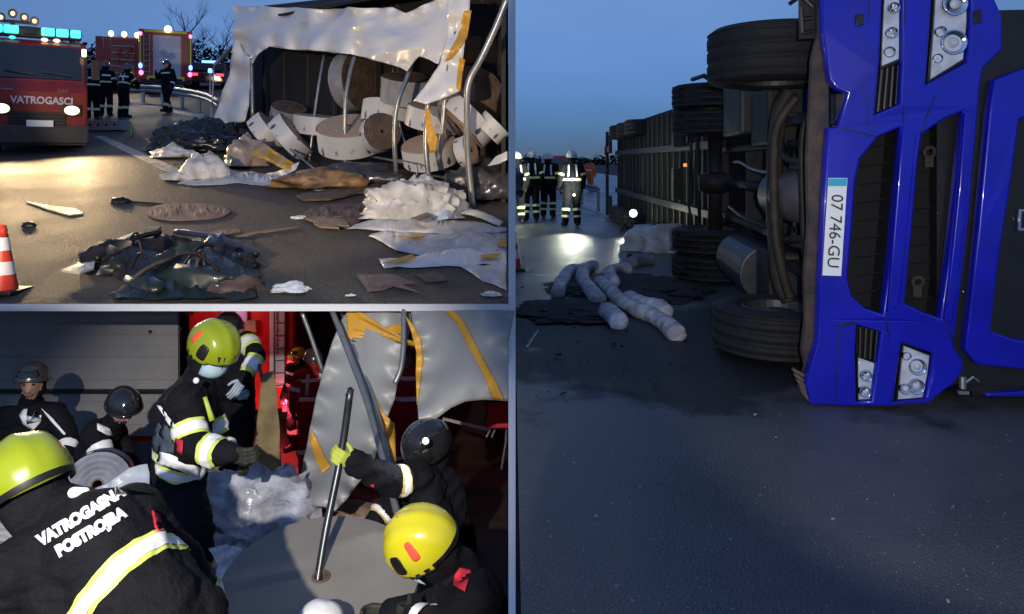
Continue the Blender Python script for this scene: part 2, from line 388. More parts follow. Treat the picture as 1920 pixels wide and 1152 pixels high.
def smooth_poly(p, it=2, keep=.25):
    for _ in range(it):
        q = []
        for i in range(len(p)):
            a = p[i]; b = p[(i + 1) % len(p)]
            q.append(tuple(a[k] * (1 - keep) + b[k] * keep for k in range(len(a)))); q.append(tuple(a[k] * keep + b[k] * (1 - keep) for k in range(len(a))))
        p = q
    return p
def curve(pts, n=8):
    """Catmull-Rom through 3-D points"""
    pts = [Vector(p) for p in pts]; out = []
    for i in range(len(pts) - 1):
        p0 = pts[max(i - 1, 0)]; p1 = pts[i]; p2 = pts[i + 1]; p3 = pts[min(i + 2, len(pts) - 1)]
        for k in range(n):
            t = k / n
            out.append(.5 * ((2 * p1) + (p2 - p0) * t + (2 * p0 - 5 * p1 + 4 * p2 - p3) * t * t + (3 * p1 - p0 - 3 * p2 + p3) * t ** 3))
    out.append(pts[-1]); return out

def plate2d(polys, depth, bevel, fn):
    """filled 2-D outline with holes (even-odd), `depth` thick with rounded edges, mapped by fn(x, y, z)"""
    cu = bpy.data.curves.new('c', 'CURVE'); cu.dimensions = '2D'; cu.fill_mode = 'BOTH'
    cu.extrude = depth / 2; cu.bevel_depth = bevel; cu.bevel_resolution = 2; cu.offset = -bevel
    for p in polys:
        sp = cu.splines.new('POLY'); sp.points.add(len(p) - 1); sp.use_cyclic_u = True
        for i, q in enumerate(p): sp.points[i].co = (q[0], q[1], 0, 1)
    o = bpy.data.objects.new('c', cu); col.objects.link(o)
    dg = bpy.context.evaluated_depsgraph_get(); me = bpy.data.meshes.new_from_object(o.evaluated_get(dg))
    bpy.data.objects.remove(o); bpy.data.curves.remove(cu)
    me.materials.clear()
    co = np.empty(len(me.vertices) * 3); me.vertices.foreach_get('co', co); co = co.reshape(-1, 3)
    for i, q in enumerate(co): co[i] = fn(q[0], q[1], q[2])
    me.vertices.foreach_set('co', co.ravel())
    bm = bmesh.new(); bm.from_mesh(me); bmesh.ops.remove_doubles(bm, verts=bm.verts, dist=1e-5)
    bmesh.ops.recalc_face_normals(bm, faces=bm.faces); bm.to_mesh(me); bm.free(); me.update(); return me

def text_mesh(s, size, fn, extrude=.002, sub=0, spacing=1.0, weight=0.0, align='CENTER'):
    cu = bpy.data.curves.new('t', 'FONT'); cu.body = s; cu.size = size; cu.extrude = extrude; cu.align_x = align; cu.align_y = 'CENTER'
    cu.space_character = spacing; cu.offset = weight; cu.resolution_u = 3
    o = bpy.data.objects.new('t', cu); col.objects.link(o)
    dg = bpy.context.evaluated_depsgraph_get(); me = bpy.data.meshes.new_from_object(o.evaluated_get(dg))
    bpy.data.objects.remove(o); bpy.data.curves.remove(cu); me.materials.clear()
    bm = bmesh.new(); bm.from_mesh(me); bmesh.ops.remove_doubles(bm, verts=bm.verts, dist=1e-5)
    for _ in range(sub): bmesh.ops.subdivide_edges(bm, edges=[e for e in bm.edges if e.calc_length() > size * .12], cuts=1)
    for v in bm.verts: v.co = Vector(fn(v.co.x, v.co.y, v.co.z))
    bm.to_mesh(me); bm.free(); me.update(); return me

def refine(poly2, L, it=6):
    """triangulated polygon refined until edges are shorter than L -> verts (2-D), faces, border distance"""
    bm = bmesh.new(); vs = [bm.verts.new((p[0], p[1], 0)) for p in poly2]
    bm.faces.new(vs); bmesh.ops.triangulate(bm, faces=bm.faces, quad_method='BEAUTY', ngon_method='BEAUTY')
    for _ in range(it):
        es = [e for e in bm.edges if e.calc_length() > L]
        if not es: break
        bmesh.ops.subdivide_edges(bm, edges=es, cuts=1, use_grid_fill=True)
        bmesh.ops.triangulate(bm, faces=bm.faces, quad_method='BEAUTY', ngon_method='BEAUTY')
        bmesh.ops.beautify_fill(bm, faces=bm.faces, edges=bm.edges)
    bm.verts.ensure_lookup_table(); bm.verts.index_update()
    v = [(q.co.x, q.co.y) for q in bm.verts]; f = [tuple(q.index for q in fc.verts) for fc in bm.faces]
    P = np.array(poly2, float); Q = np.array(v); bd = np.full(len(Q), 1e9)
    for i in range(len(P)):
        a = P[i]; b = P[(i + 1) % len(P)]; ab = b - a; t = np.clip(((Q - a) @ ab) / max(ab @ ab, 1e-9), 0, 1)
        bd = np.minimum(bd, np.linalg.norm(Q - (a + t[:, None] * ab), axis=1))
    bm.free(); return v, f, bd
def nz(p, s, seed=0.0): return noise.noise(Vector((p[0] * s + seed * 7.3, p[1] * s - seed * 3.1, p[2] * s + seed * 1.7)))
def ridge(p, s, seed=0.0): return 1 - 2 * abs(nz(p, s, seed))
def solid_sheet(v, f, th):
    """give an open sheet a real thickness"""
    me = bpy.data.meshes.new('s'); me.from_pydata([tuple(q) for q in v], [], f)
    bm = bmesh.new(); bm.from_mesh(me); bmesh.ops.recalc_face_normals(bm, faces=bm.faces)
    bmesh.ops.solidify(bm, geom=bm.faces[:], thickness=th); bm.to_mesh(me); bm.free(); me.update(); return me
def ragged(poly, step, amp, seed=0):
    rnd = random.Random(seed); out = []
    for i in range(len(poly)):
        a = poly[i]; b = poly[(i + 1) % len(poly)]; L = math.hypot(b[0] - a[0], b[1] - a[1]); n = max(1, int(L / step))
        for k in range(n):
            t = k / n; j = amp if k else 0
            out.append(tuple(a[q] * (1 - t) + b[q] * t + (rnd.uniform(-j, j) if q < 2 else 0) for q in range(len(a))))
    return out
def drape(poly, L=14, amp=.05, fold=(3.0, .6), fdir=(1, 0, 0), seed=1, th=.004, rag=0, ref=None, off=.0):
    """hanging sheet: outline of measured (column, row, distance) points; folds run across fdir"""
    if rag: poly = ragged(poly, 22, rag, seed)
    v, f, bd = refine([(p[0], p[1]) for p in poly], L)
    P = np.array([(p[0], p[1]) for p in (ref or poly)], float); D = np.array([p[2] for p in (ref or poly)], float); out = []
    fd = Vector(fdir).normalized(); other = Vector((0, 0, 1)) if abs(fd.z) < .7 else Vector((1, 0, 0))
    for (x, y) in v:
        w_ = 1 / (np.sum((P - (x, y)) ** 2, axis=1) + 30) ** 1.5; d = float((w_ @ D) / w_.sum())
        p = at(x, y, d); q = Vector((p.dot(fd) * fold[0], p.dot(other) * fold[1], 0))
        h = ridge(q, 1.0, seed) * .7 + nz(p, 1.1, seed + 3) * .8 + ridge(q * 2.3, 1.0, seed + 5) * .2 + ridge(p, 3.1, seed + 6) * .03
        out.append(p + Vector((0, -1, 0)) * amp * h - (p - Vector((0, 0, HC))).normalized() * off)
    return solid_sheet(out, f, th)
def flat_sheet(poly, gfn, L=16, amp=.03, sc_=3.0, seed=1, th=.004, lift=.008, rag=0, edge=14):
    """sheet lying on the ground, crumpled, its border down on the ground"""
    if rag: poly = ragged(poly, 22, rag, seed)
    v, f, bd = refine(poly, L); out = []
    for (x, y), b in zip(v, bd):
        p = gfn(x, y); k = min(1, b / edge) * .85 + .15
        h = max(0, ridge(p, sc_, seed) * .5 + ridge(p, sc_ * 2.9, seed + 2) * .35 + nz(p, sc_ * 6, seed + 7) * .2 + nz(p, sc_ * .5, seed + 4) * .5 + .15)
        out.append(p + Vector((0, 0, lift + amp * h * k)))
    return solid_sheet(out, f, th)
def heap(c, rad, amp=.3, seed=1, sub=4, sc_=3.0, rot=0.0, sharp=1.0, soft=False):
    """crumpled lump resting on its flat underside at c: irregular flat facets with sharp creases, or soft for loose granulate"""
    rnd = random.Random(seed * 31 + 5)
    bm = bmesh.new(); bmesh.ops.create_icosphere(bm, subdivisions=sub if soft else min(sub, 4), radius=1)
    cs, sn = math.cos(rot), math.sin(rot)
    def shape(u, k):
        h = ridge(u, sc_ * .45, seed) * .5 + nz(u, sc_ * .4, seed + 4) * .7
        if soft: h += ridge(u, sc_ * 1.5, seed + 2) * .3
        return u * (1 + amp * h + (0 if soft else rnd.uniform(-1, 1) * k * (.34 if sub > 3 else 1)))
    for v in bm.verts:
        v.co = shape(v.co + (Vector((0, 0, 0)) if soft else Vector((rnd.uniform(-1, 1), rnd.uniform(-1, 1), rnd.uniform(-1, 1))) * (.09 if sub < 4 else .05)), amp * .28)
    if not soft and sub > 4:
        bmesh.ops.subdivide_edges(bm, edges=bm.edges[:], cuts=1, smooth=.12)
        for v in bm.verts: v.co *= 1 + rnd.uniform(-.06, .06)

    for v in bm.verts:
        u = v.co.copy(); z = u.z if u.z > 0 else u.z * .12
        x, y = u.x * rad[0], u.y * rad[1]
        v.co = Vector((c[0] + x * cs - y * sn, c[1] + x * sn + y * cs, c[2] + max(z * rad[2], -.01) + .01))
    me = bpy.data.meshes.new('h'); bm.to_mesh(me); bm.free(); me.update()
    me.polygons.foreach_set('use_smooth', [True] * len(me.polygons)); me.set_sharp_from_angle(angle=R(75)); return me
def remesh(mb, vox, smooth=4):
    me = mb.mesh('r'); o = bpy.data.objects.new('r', me); col.objects.link(o)
    r = o.modifiers.new('r', 'REMESH'); r.mode = 'VOXEL'; r.voxel_size = vox
    if smooth: s = o.modifiers.new('s', 'SMOOTH'); s.factor = .5; s.iterations = smooth
    dg = bpy.context.evaluated_depsgraph_get(); out = bpy.data.meshes.new_from_object(o.evaluated_get(dg))
    bpy.data.objects.remove(o); bpy.data.meshes.remove(me); out.materials.clear(); return out
# ------------------------------------------------------------------ people
def stand(loc, rz=0.0, h=1.75, over=None):
    """joints of an upright figure facing +Y, then turned by rz; `over` moves single joints (local metres at 1.75 m)"""
    J = dict(head=(0, .02, 1.62), neck=(0, 0, 1.47), chest=(0, 0, 1.25), pelvis=(0, 0, .95),
             shL=(-.19, 0, 1.4), shR=(.19, 0, 1.4), elL=(-.27, -.03, 1.13), elR=(.27, -.03, 1.13), wrL=(-.27, .1, .9), wrR=(.27, .1, .9),
             hipL=(-.1, 0, .9), hipR=(.1, 0, .9), knL=(-.12, .03, .5), knR=(.12, .03, .5), anL=(-.13, -.02, .09), anR=(.13, -.02, .09),
             toeL=(-.15, .15, .05), toeR=(.15, .15, .05), look=(0, 1, -.05), up=(0, 0, 1))
    if over: J.update(over)
    c, s = math.cos(rz), math.sin(rz); k = h / 1.75; out = {}
    for n_, p in J.items():
        q = Vector((p[0] * c - p[1] * s, p[0] * s + p[1] * c, p[2]))
        out[n_] = q if n_ in ('look', 'up') else q * k + Vector(loc)
    return out

def glove(parent, wr, d, side, curl, m, s=1.0, vox=.006, fine=True, cuff=None, thumbdir=None):
    """palm, four curled fingers of different length and a thumb that leaves the side of the palm"""
    d = Vector(d).normalized(); n_ = Vector(side) - d * Vector(side).dot(d); n_ = n_.normalized(); l_ = d.cross(n_)
    mb = MB(); wr = Vector(wr)
    for i, (L, off) in enumerate(((.075, -.033), (.084, -.011), (.08, .011), (.063, .033))):
        off *= s; k0 = wr + d * .02 * s + l_ * off * .7; k1 = wr + d * .095 * s + l_ * off
        mb.caps(k0, k1, .017 * s, .0145 * s, 10, 3); p = k1; a = 0
        for j, frac in enumerate((.45, .32, .23)):
            a += curl * (1.0, 1.15, .8)[j]
            q = p + (d * math.cos(a) + n_ * math.sin(a)) * L * frac * 1.25 * s
            mb.caps(p, q, (.0125 - .0012 * j) * s, (.0117 - .0013 * j) * s, 10, 3); p = q
    t0 = wr + d * .03 * s - l_ * .03 * s; td = Vector(thumbdir).normalized() if thumbdir is not None else (d * .55 - l_ * .6 + n_ * .6).normalized()
    t1 = t0 + td * .05 * s; t2 = t1 + (td * .5 + d * .5 + n_ * curl * .4).normalized() * .034 * s
    mb.caps(t0, t1, .0155 * s, .013 * s, 10, 3); mb.caps(t1, t2, .0125 * s, .011 * s, 10, 3)
    me = remesh(mb, vox * s, 2) if fine else mb.mesh()
    o = put('glove', me, m, parent, smooth=True)
    if cuff:
        c = MB(); c.tube([wr - d * .085 * s, wr - d * .02 * s, wr + d * .012 * s], [.056 * s, .051 * s, .036 * s], 16); c.build('glove_cuff', cuff, o, smooth=True)
    return o

def helmet(parent, hc, look, up, shell, s=1.0, kind='modern', sticker=True, seg=44, rings=22):
    look = Vector(look).normalized(); up = Vector(up); up = (up - look * up.dot(look)).normalized(); rt = look.cross(up)
    def P(th, ph, k=1.0):
        # th: 0 = forward, turning to the wearer's left; ph from the crown
        x = math.sin(ph) * math.sin(th); y = math.sin(ph) * math.cos(th); z = math.cos(ph)
        rx, ry, rz = .128, .165 if y < 0 else .15, .15
        crest = (.03 * math.exp(-(x / .13) ** 2) + .022 * math.exp(-((abs(x) - .42) / .07) ** 2)) * max(0, min(1, z * 2 + .6)) if kind == 'modern' else .008 * math.exp(-(x / .1) ** 2) * max(0, z)
        side = .008 * math.exp(-((abs(x) - .62) / .13) ** 2) * max(0, z + .3) if kind == 'modern' else 0
        flare = .012 * max(0, (ph - 1.6)) / .4
        k = k + crest + flare + side / .15
        q = Vector((x * rx * k, y * ry * k, z * rz * k)) * s
        return hc + rt * -q.x + look * q.y + up * (q.z + .012 * s)
    def pmax(th):
        c = math.cos(th)      # low at the back and over the ears, raised over the face
        return 1.50 + .40 * (.5 - .5 * c) ** .8 + (.12 if .9 < abs(((th + math.pi) % (2 * math.pi)) - math.pi) < 2.0 else 0) if kind == 'modern' else 1.22 + .55 * (.5 - .5 * c) ** .7
    vs = []; fs = []
    for i in range(rings + 1):
        for j in range(seg):
            th = 2 * math.pi * j / seg; ph = pmax(th) * i / rings
            vs.append(P(th, max(ph, .001)))
    for i in range(rings):
        for j in range(seg):
            j2 = (j + 1) % seg; fs.append((i * seg + j, i * seg + j2, (i + 1) * seg + j2, (i + 1) * seg + j))
    h = put('helmet', solid_sheet(vs, fs, -.006 * s), shell, parent, smooth=True)
    def patch(name, m, t0, t1, p0, p1, k, nn=8, r=0.0):
        v2 = []; f2 = []
        for i in range(nn + 1):
            for j in range(nn + 1):
                a, b = i / nn, j / nn
                if r:                                    # rounded outline
                    A, B = 2 * a - 1, 2 * b - 1; q = max(1e-6, (abs(A) ** 4 + abs(B) ** 4) ** .25); mx = max(abs(A), abs(B)); A, B = A * mx / q, B * mx / q; a, b = (A + 1) / 2, (B + 1) / 2
                v2.append(P(t0 + (t1 - t0) * a, p0 + (p1 - p0) * b, k))
        for i in range(nn):
            for j in range(nn): q = i * (nn + 1) + j; f2.append((q, q + 1, q + nn + 2, q + nn + 1))
        return put(name, solid_sheet(v2, f2, .004 * s), m, h, smooth=True)
    if kind == 'modern':
        for sg in (1, -1): patch('side_mount', M_BLACK, sg * 1.0, sg * 1.42, 1.05, 1.6, 1.03, r=1)
        if sticker:
            for sg in (1, -1): patch('sticker', M_STICK, sg * 1.75, sg * 1.98, .85, 1.38, 1.035, r=1)
        patch('visor', M_GLASS, -.95, .95, 1.2, 1.48, 1.04)
        patch('rim_trim', M_BLACK, 1.3, 2 * math.pi - 1.3, 1.72, 1.86, 1.05, 14)
    else:
        patch('visor', M_GLASS, -.8, .8, .72, 1.1, 1.05)
        mb = MB(); pts = [P(2 * math.pi * j / 32, 1.22 + .55 * (.5 - .5 * math.cos(2 * math.pi * j / 32)) ** .7, 1.03) for j in range(33)]
        mb.tube(pts, .009 * s, 6, cap=False); mb.build('rim', shell, h, smooth=True)
    return h

FF = dict(jacket=M_GEAR, trousers=M_GEAR, boot=M_BOOT)
STD_BANDS = [('torso', .30, .42, 2), ('armUL', .55, .75, 2), ('armUR', .55, .75, 2), ('armLL', .45, .65, 2), ('armLR', .45, .65, 2), ('legLL', .35, .52, 2), ('legLR', .35, .52, 2)]
def person(label, J, style=FF, vox=.02, bands=STD_BANDS, helm=M_HELM_W, hkind='modern', sticker=False, s=1.0, group=None, fine=False,
           face=False, mask=False, glovem=M_GLOVE, gcurl=.45, cuff=None, braces=False, tape=(M_LIME, M_SILVER), wrinkle=.012, hands=True, sub_tag=None, hood=True, gdir=None):
    base = (J['anL'] + J['anR']) / 2; base.z = min(J['toeL'].z, J['toeR'].z) - .05
    t = thing('person', label, 'person', base, group)
    look = Vector(J['look']).normalized(); up = Vector(J['up']); up = (up - look * up.dot(look)).normalized()
    C = []                                               # tag, a, b, ra, rb
    def c(tg, a, b, ra, rb): C.append((tg, Vector(J[a]) if isinstance(a, str) else Vector(a), Vector(J[b]) if isinstance(b, str) else Vector(b), ra * s, rb * s))
    for S in 'LR':
        c('legU' + S, 'hip' + S, 'kn' + S, .112, .088); c('legL' + S, 'kn' + S, 'an' + S, .09, .078)
        an = Vector(J['an' + S]); toe = Vector(J['toe' + S]); heel = an + (an - toe) * .28; heel.z = toe.z
        c('boot' + S, an + (Vector(J['kn' + S]) - an) * .16, an, .072, .064); c('boot' + S, heel, toe, .05, .052); c('boot' + S, an, toe, .06, .045)
        c('armU' + S, 'sh' + S, 'el' + S, .086, .07); c('armL' + S, 'el' + S, 'wr' + S, .07, .052)
        sh = Vector(J['sh' + S]); hp = Vector(J['hip' + S]); ch = Vector(J['chest'])
        c('torso', hp + (sh - hp) * .08, sh + (Vector(J['neck']) - sh) * .3 + (hp - sh) * .1, .118, .1)
    c('torso', 'pelvis', 'chest', .135, .15); c('torso', 'shL', 'shR', .09, .09); c('torso', 'chest', 'neck', .13, .085); c('hips', 'hipL', 'hipR', .128, .128)
    hd = Vector(J['head']); nk = Vector(J['neck'])
    c('hood' if hood else 'skin', nk, hd - up * .03, .075, .07)
    c('skin', hd - up * .055 * s + look * .025 * s, hd + up * .03 * s, .066, .092); c('skin', hd + look * .02 * s - up * .09 * s, hd + look * .045 * s - up * .02 * s, .045, .06)
    c('skin', hd + look * .1 * s - up * .018 * s, hd + look * .115 * s - up * .045 * s, .012, .016)
    if hood: c('hood', hd - look * .03 * s - up * .08 * s, hd - look * .03 * s + up * .0 * s, .085, .095)
    mb = MB()
    for tg, a, b, ra, rb in C: mb.caps(a, b, ra, rb)
    me = remesh(mb, vox, 5)
    n = len(me.vertices); co = np.empty(n * 3); me.vertices.foreach_get('co', co); co = co.reshape(-1, 3)
    no = np.empty(n * 3); me.vertices.foreach_get('normal', no); no = no.reshape(-1, 3)
    def near(Q):
        D = []
        for tg, a, b, ra, rb in C:
            a = np.array(a); ab = np.array(b) - a; tt = np.clip(((Q - a) @ ab) / max(ab @ ab, 1e-9), 0, 1)
            D.append(np.linalg.norm(Q - (a + tt[:, None] * ab), axis=1) - (ra + tt * (rb - ra)))
        return np.argmin(np.array(D), axis=0)
    if wrinkle:
        nv = near(co)
        for i in range(n):
            tg = C[nv[i]][0]
            if tg in ('skin',) or tg.startswith('boot'): continue
            p = Vector(co[i]); h = ridge((p.x, p.y, p.z * 2.2), 6.5, 2) * .8 + nz(p, 9, 4) * .6 + ridge((p.x, p.y, p.z * 1.6), 15, 1) * .4
            co[i] += no[i] * wrinkle * h
        me.vertices.foreach_set('co', co.ravel()); me.update()
    nf = len(me.polygons); fc = np.empty(nf * 3); me.polygons.foreach_get('center', fc); fidx = near(fc.reshape(-1, 3))
    tags = [C[i][0] for i in range(len(C))]
    order = ['jacket', 'trousers', 'boot', 'skin', 'hood']
    def slot(tg):
        if tg.startswith('arm') or tg == 'torso': return 0
        if tg.startswith('leg') or tg == 'hips': return 1
        return 2 if tg.startswith('boot') else 3 if tg == 'skin' else 4
    me.materials.clear()
    for m in (style['jacket'], style['trousers'], style.get('boot', M_BOOT), M_SKIN, style.get('hood', M_GEAR)): me.materials.append(m)
    me.polygons.foreach_set('material_index', [slot(tags[i]) for i in fidx])
    wme = me.copy()
    body = put('body', me, None, t, smooth=True)
    axis = dict(torso=(Vector(J['pelvis']), Vector(J['neck'])))
    for S in 'LR':
        axis['armU' + S] = (Vector(J['sh' + S]), Vector(J['el' + S])); axis['armL' + S] = (Vector(J['el' + S]), Vector(J['wr' + S]))
        axis['legU' + S] = (Vector(J['hip' + S]), Vector(J['kn' + S])); axis['legL' + S] = (Vector(J['kn' + S]), Vector(J['an' + S]))
    def band(tg, t0, t1, m, off, name='reflective_band', allow=None):
        a, b = axis[tg]; ax = (b - a); bm = bmesh.new(); bm.from_mesh(wme); bm.faces.ensure_lookup_table()
        ok = allow or (tg,)
        bmesh.ops.delete(bm, geom=[f for f in bm.faces if tags[fidx[f.index]] not in ok], context='FACES')
        for pt, nn in ((a + ax * t0, -ax), (a + ax * t1, ax)):
            bmesh.ops.bisect_plane(bm, geom=bm.verts[:] + bm.edges[:] + bm.faces[:], plane_co=pt, plane_no=nn, clear_outer=True)
        if len(bm.faces) < 4: bm.free(); return None
        bm.normal_update()
        for v in bm.verts: v.co += v.normal * off
        q = bpy.data.meshes.new('b'); bm.to_mesh(q); bm.free(); q.materials.clear()
        return put(name, q, m, body, smooth=True)
    al = dict(torso=('torso', 'hips'), armUL=('armUL', 'torso'), armUR=('armUR', 'torso'))
    for tg, t0, t1, k in bands:
        ok = ('torso', 'hips') if tg == 'torso' else (tg,)
        if k == 2:
            band(tg, t0, t1, tape[0], .005 * s, allow=ok); e = (t1 - t0) * .22; band(tg, t0 + e, t1 - e, tape[1], .009 * s, allow=ok)
        else: band(tg, t0, t1, tape[1], .007 * s, allow=ok)
    bvh = BVHTree.FromPolygons([v.co.copy() for v in wme.vertices], [tuple(p.vertices) for p in wme.polygons])
    if braces:                                           # two straps down the back, shrunk onto the jacket
        for sg in (-1, 1):
            rtv = (Vector(J['shR']) - Vector(J['shL'])).normalized() * sg; dwn = Vector(J['pelvis']) - Vector(J['neck']); bk = dwn.cross(rtv * sg).normalized() * braces
            v2 = []; f2 = []
            for i in range(13):
                for wq in (-.022, .022):
                    p = Vector(J['neck']) + dwn * (.04 + .55 * i / 12) + rtv * (.085 + .02 * i / 12 + wq) + bk * .5
                    hit = bvh.ray_cast(p, -bk)
                    v2.append((hit[0] if hit[0] is not None else p - bk * .3) + bk * .008)
            for i in range(12): f2.append((2 * i, 2 * i + 1, 2 * i + 3, 2 * i + 2))
            put('reflective_band', solid_sheet(v2, f2, .003), tape[1], body, smooth=True)
    if helm is not None: helmet(t, hd, look, up, helm, s, hkind, sticker, *((44, 22) if fine else (24, 12)))
    if face or mask:
        rt = look.cross(up)
        if mask:
            v2 = []; f2 = []
            for i in range(9):
                for j in range(7):
                    a = (i / 8 - .5) * 2.3; b = j / 6
                    rr = .094 + .022 * math.cos(a * 1.1) * math.sin(b * 3.1) 
                    v2.append(hd + look * (rr * math.cos(a) + .018) * s + rt * rr * math.sin(a) * s * .92 - up * (.02 + .1 * b) * s)
            for i in range(8):
                for j in range(6): q = i * 7 + j; f2.append((q, q + 1, q + 8, q + 7))
            put('face_mask', solid_sheet(v2, f2, .003), M_MASK, t, smooth=True)
        for sg in (-1, 1):
            mb = MB(); mb.ell(hd + look * .087 * s + rt * .034 * sg * s + up * .008 * s, (.013 * s, .013 * s, .010 * s)); mb.build('eye', mat('eye', (.05, .035, .03), .2), t, smooth=True)
        if not mask:
            mb = MB(); mb.caps(hd + look * .103 * s - up * .072 * s - rt * .022 * s, hd + look * .103 * s - up * .072 * s + rt * .022 * s, .006 * s, .006 * s, 8, 3); mb.build('mouth', mat('lips', (.3, .1, .09), .5), t, smooth=True)
    if hands:
        for S in 'LR':
            wr = Vector(J['wr' + S]); d = (wr - Vector(J['el' + S])).normalized()
            if gdir and S in gdir: d = Vector(gdir[S][0]).normalized(); inn = Vector(gdir[S][1])
            else: inn = (Vector(J['chest']) - wr); inn.z *= .2
            glove(t, wr, d, inn, gcurl, glovem, s, fine=fine, cuff=cuff)
    bpy.data.meshes.remove(wme)
    return t, body, bvh
# ------------------------------------------------------------------ the setting
YE = 6.38                                                # where the climbing road's slab begins
def strip(x0, x1, ys, zf, n=1):
    mb = MB(); vs = []; fs = []
    for y in ys: vs += [(x0, y, zf(y)), (x1, y, zf(y))]
    for i in range(len(ys) - 1): fs.append((2 * i, 2 * i + 1, 2 * i + 3, 2 * i + 2))
    return mb.add(vs, fs)
# level carriageway with the overturned lorry, out to the horizon
struct(strip(.03, 900, [-4, 0, 5, 12, 30, 80, 300, 1500], lambda y: 0.0).build('carriageway', M_ROAD_C))
# the side of it that drops into the yard, with an added tapered divider
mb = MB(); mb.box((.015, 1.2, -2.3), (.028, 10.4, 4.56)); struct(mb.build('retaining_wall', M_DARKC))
mb = MB(); a = 6.6 / F
vs = [(-a * 2.3, 2.3, .004), (a * 2.3, 2.3, .004), (a * YE, YE, .004), (-a * YE, YE, .004)]
mb.add(vs + [(x, y, -.03) for x, y, z in vs], [(0, 1, 2, 3), (0, 4, 5, 1), (1, 5, 6, 2), (2, 6, 7, 3), (3, 7, 4, 0)])
struct(mb.build('divider_strip', M_WHITE))
# climbing road on a concrete slab
struct(strip(-70, -.032, [YE + .004, 9, 14, 20, 30, 45, 70, 95], lambda y: zA(y) + .004).build('climbing_road', M_ROAD_A))
mb = MB(); th = 13 / F * YE
pr = [(YE, zA(YE)), (95, zA(95)), (95, zA(95) - th), (YE, zA(YE) - th)]
mb.prism(pr, lambda x, y, t: Vector((-70 + t, x, y)), 69.968); struct(mb.build('road_slab', M_WHITE))
# white wall added to divide the two scenes and keep their light apart
mb = MB(); a = 6.6 / F * YE
pr = [(YE, -.4), (YE, 3.0), (24, 4.6), (60, 10.2), (60, -.4)]
mb.prism(pr, lambda x, y, t: Vector((-a + t, x, y)), 2 * a); struct(mb.build('divider_wall', M_WHITE))
# sunken yard under the slab
ys = [1.2, 3, 4, 5, 6, 7, 9, 12, 16]
struct(strip(-14, -.0, ys, zB).build('yard_floor', M_FLOOR_B))
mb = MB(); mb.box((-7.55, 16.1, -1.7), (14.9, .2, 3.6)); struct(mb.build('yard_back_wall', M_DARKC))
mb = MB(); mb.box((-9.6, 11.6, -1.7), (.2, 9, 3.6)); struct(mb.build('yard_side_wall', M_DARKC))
# road paint
def paint(name, poly, gfn, lift=.008):
    mb = MB(); pts = [gfn(*p) + Vector((0, 0, lift)) for p in poly]; mb.add(pts, [tuple(range(len(pts)))]); return struct(mb.build(name, M_LINE))
paint('edge_line', [(176, 256), (196, 256), (345, 322), (312, 324)], gA)
paint('lane_line', [(245, 196), (305, 199), (302, 202), (243, 199)], gA)
paint('lane_line', [(322, 206), (384, 214), (380, 221), (320, 212)], gA)
paint('lane_line', [(1040, 368), (1046, 367), (1156, 410), (1148, 412)], gC)
paint('lane_line', [(985, 652), (1008, 620), (1011, 621), (990, 655)], gC)
paint('edge_line', [(1000, 349), (1005, 348), (1150, 386), (1142, 387)], gC)
# far scrub and verge
def hedge(name, x0, x1, y, z0, h, n, seed):
    mb = MB(); rnd = random.Random(seed)
    for i in range(n):
        x = x0 + (x1 - x0) * i / n + rnd.uniform(-1, 1); hh = h * rnd.uniform(.45, 1.1); ww = h * rnd.uniform(.5, 1.0)
        yy = y + rnd.uniform(-4, 4)
        for k in range(90 if h < 4 else 16):
            a = rnd.uniform(0, 6.28); q = Vector((x + rnd.uniform(-ww, ww), yy, z0 + rnd.uniform(0, hh)))
            u = Vector((rnd.uniform(-1, 1), rnd.uniform(-1, 1), rnd.uniform(-.2, 1))) * h * (.11 if h < 4 else .3); v = Vector((rnd.uniform(-1, 1), rnd.uniform(-1, 1), rnd.uniform(-.5, 1))) * h * (.09 if h < 4 else .3)
            mb.add([q, q + u, q + v, q + u * .5 - v * .6], [(0, 1, 2), (0, 1, 3), (0, 2, 3), (1, 2, 3)])
    o = mb.build(name, M_HEDGE); struct(o, 'stuff'); return tag(o, 'dark distant line of trees along the horizon' if 'tree' in name else 'dark winter scrub lining the road behind the fire engines', 'scrub')
hedge('distant_treeline', 4, 130, 420, 0, 5.0, 130, 3)
hedge('roadside_scrub', -38, -10, 62, zA(62), 2.6, 70, 5)
mb = MB()
vs = [(2, 22 + 0, .02)]
struct(strip(12, 900, [60, 120, 400, 1400], lambda y: .05).build('verge', M_GRASS))
# bare winter trees beyond the fire engines
def bare_tree(label, base, h, seed):
    t = thing('bare_tree', label, 'tree', base, 'bare trees behind the fire engines'); rnd = random.Random(seed)
    tr = MB(); cr = MB()
    def grow(p, d, L, r, lv, mbq):
        n_ = 4; pts = [p]; q = p.copy(); dd = d.copy()
        for i in range(n_):
            dd = (dd + Vector((rnd.uniform(-.18, .18), rnd.uniform(-.18, .18), .05))).normalized(); q = q + dd * L / n_; pts.append(q.copy())
        mbq.tube(pts, [r * (1 - .5 * i / n_) for i in range(n_ + 1)], 6 if lv < 2 else 3, cap=False)
        if lv >= 4: return
        for k in range(5 if lv == 0 else 4):
            b = pts[rnd.randint(1 if lv else 2, n_)]; a = rnd.uniform(0, 6.28); s_ = rnd.uniform(.45, .9)
            nd = (dd * .8 + Vector((math.cos(a), math.sin(a), .25)) * s_).normalized()
            grow(b, nd, L * rnd.uniform(.5, .72), r * .42, lv + 1, cr)
    grow(Vector(base), Vector((0, 0, 1)), h * .5, h * .02, 0, tr)
    tr.build('trunk', M_BARK, t); cr.build('crown', M_BARK, t); return t
bare_tree('tall bare tree with fine twigs nearest the tarpaulin corner', (at(368, 100, 55).x, 55, zA(55) - .2), 6.2, 4)
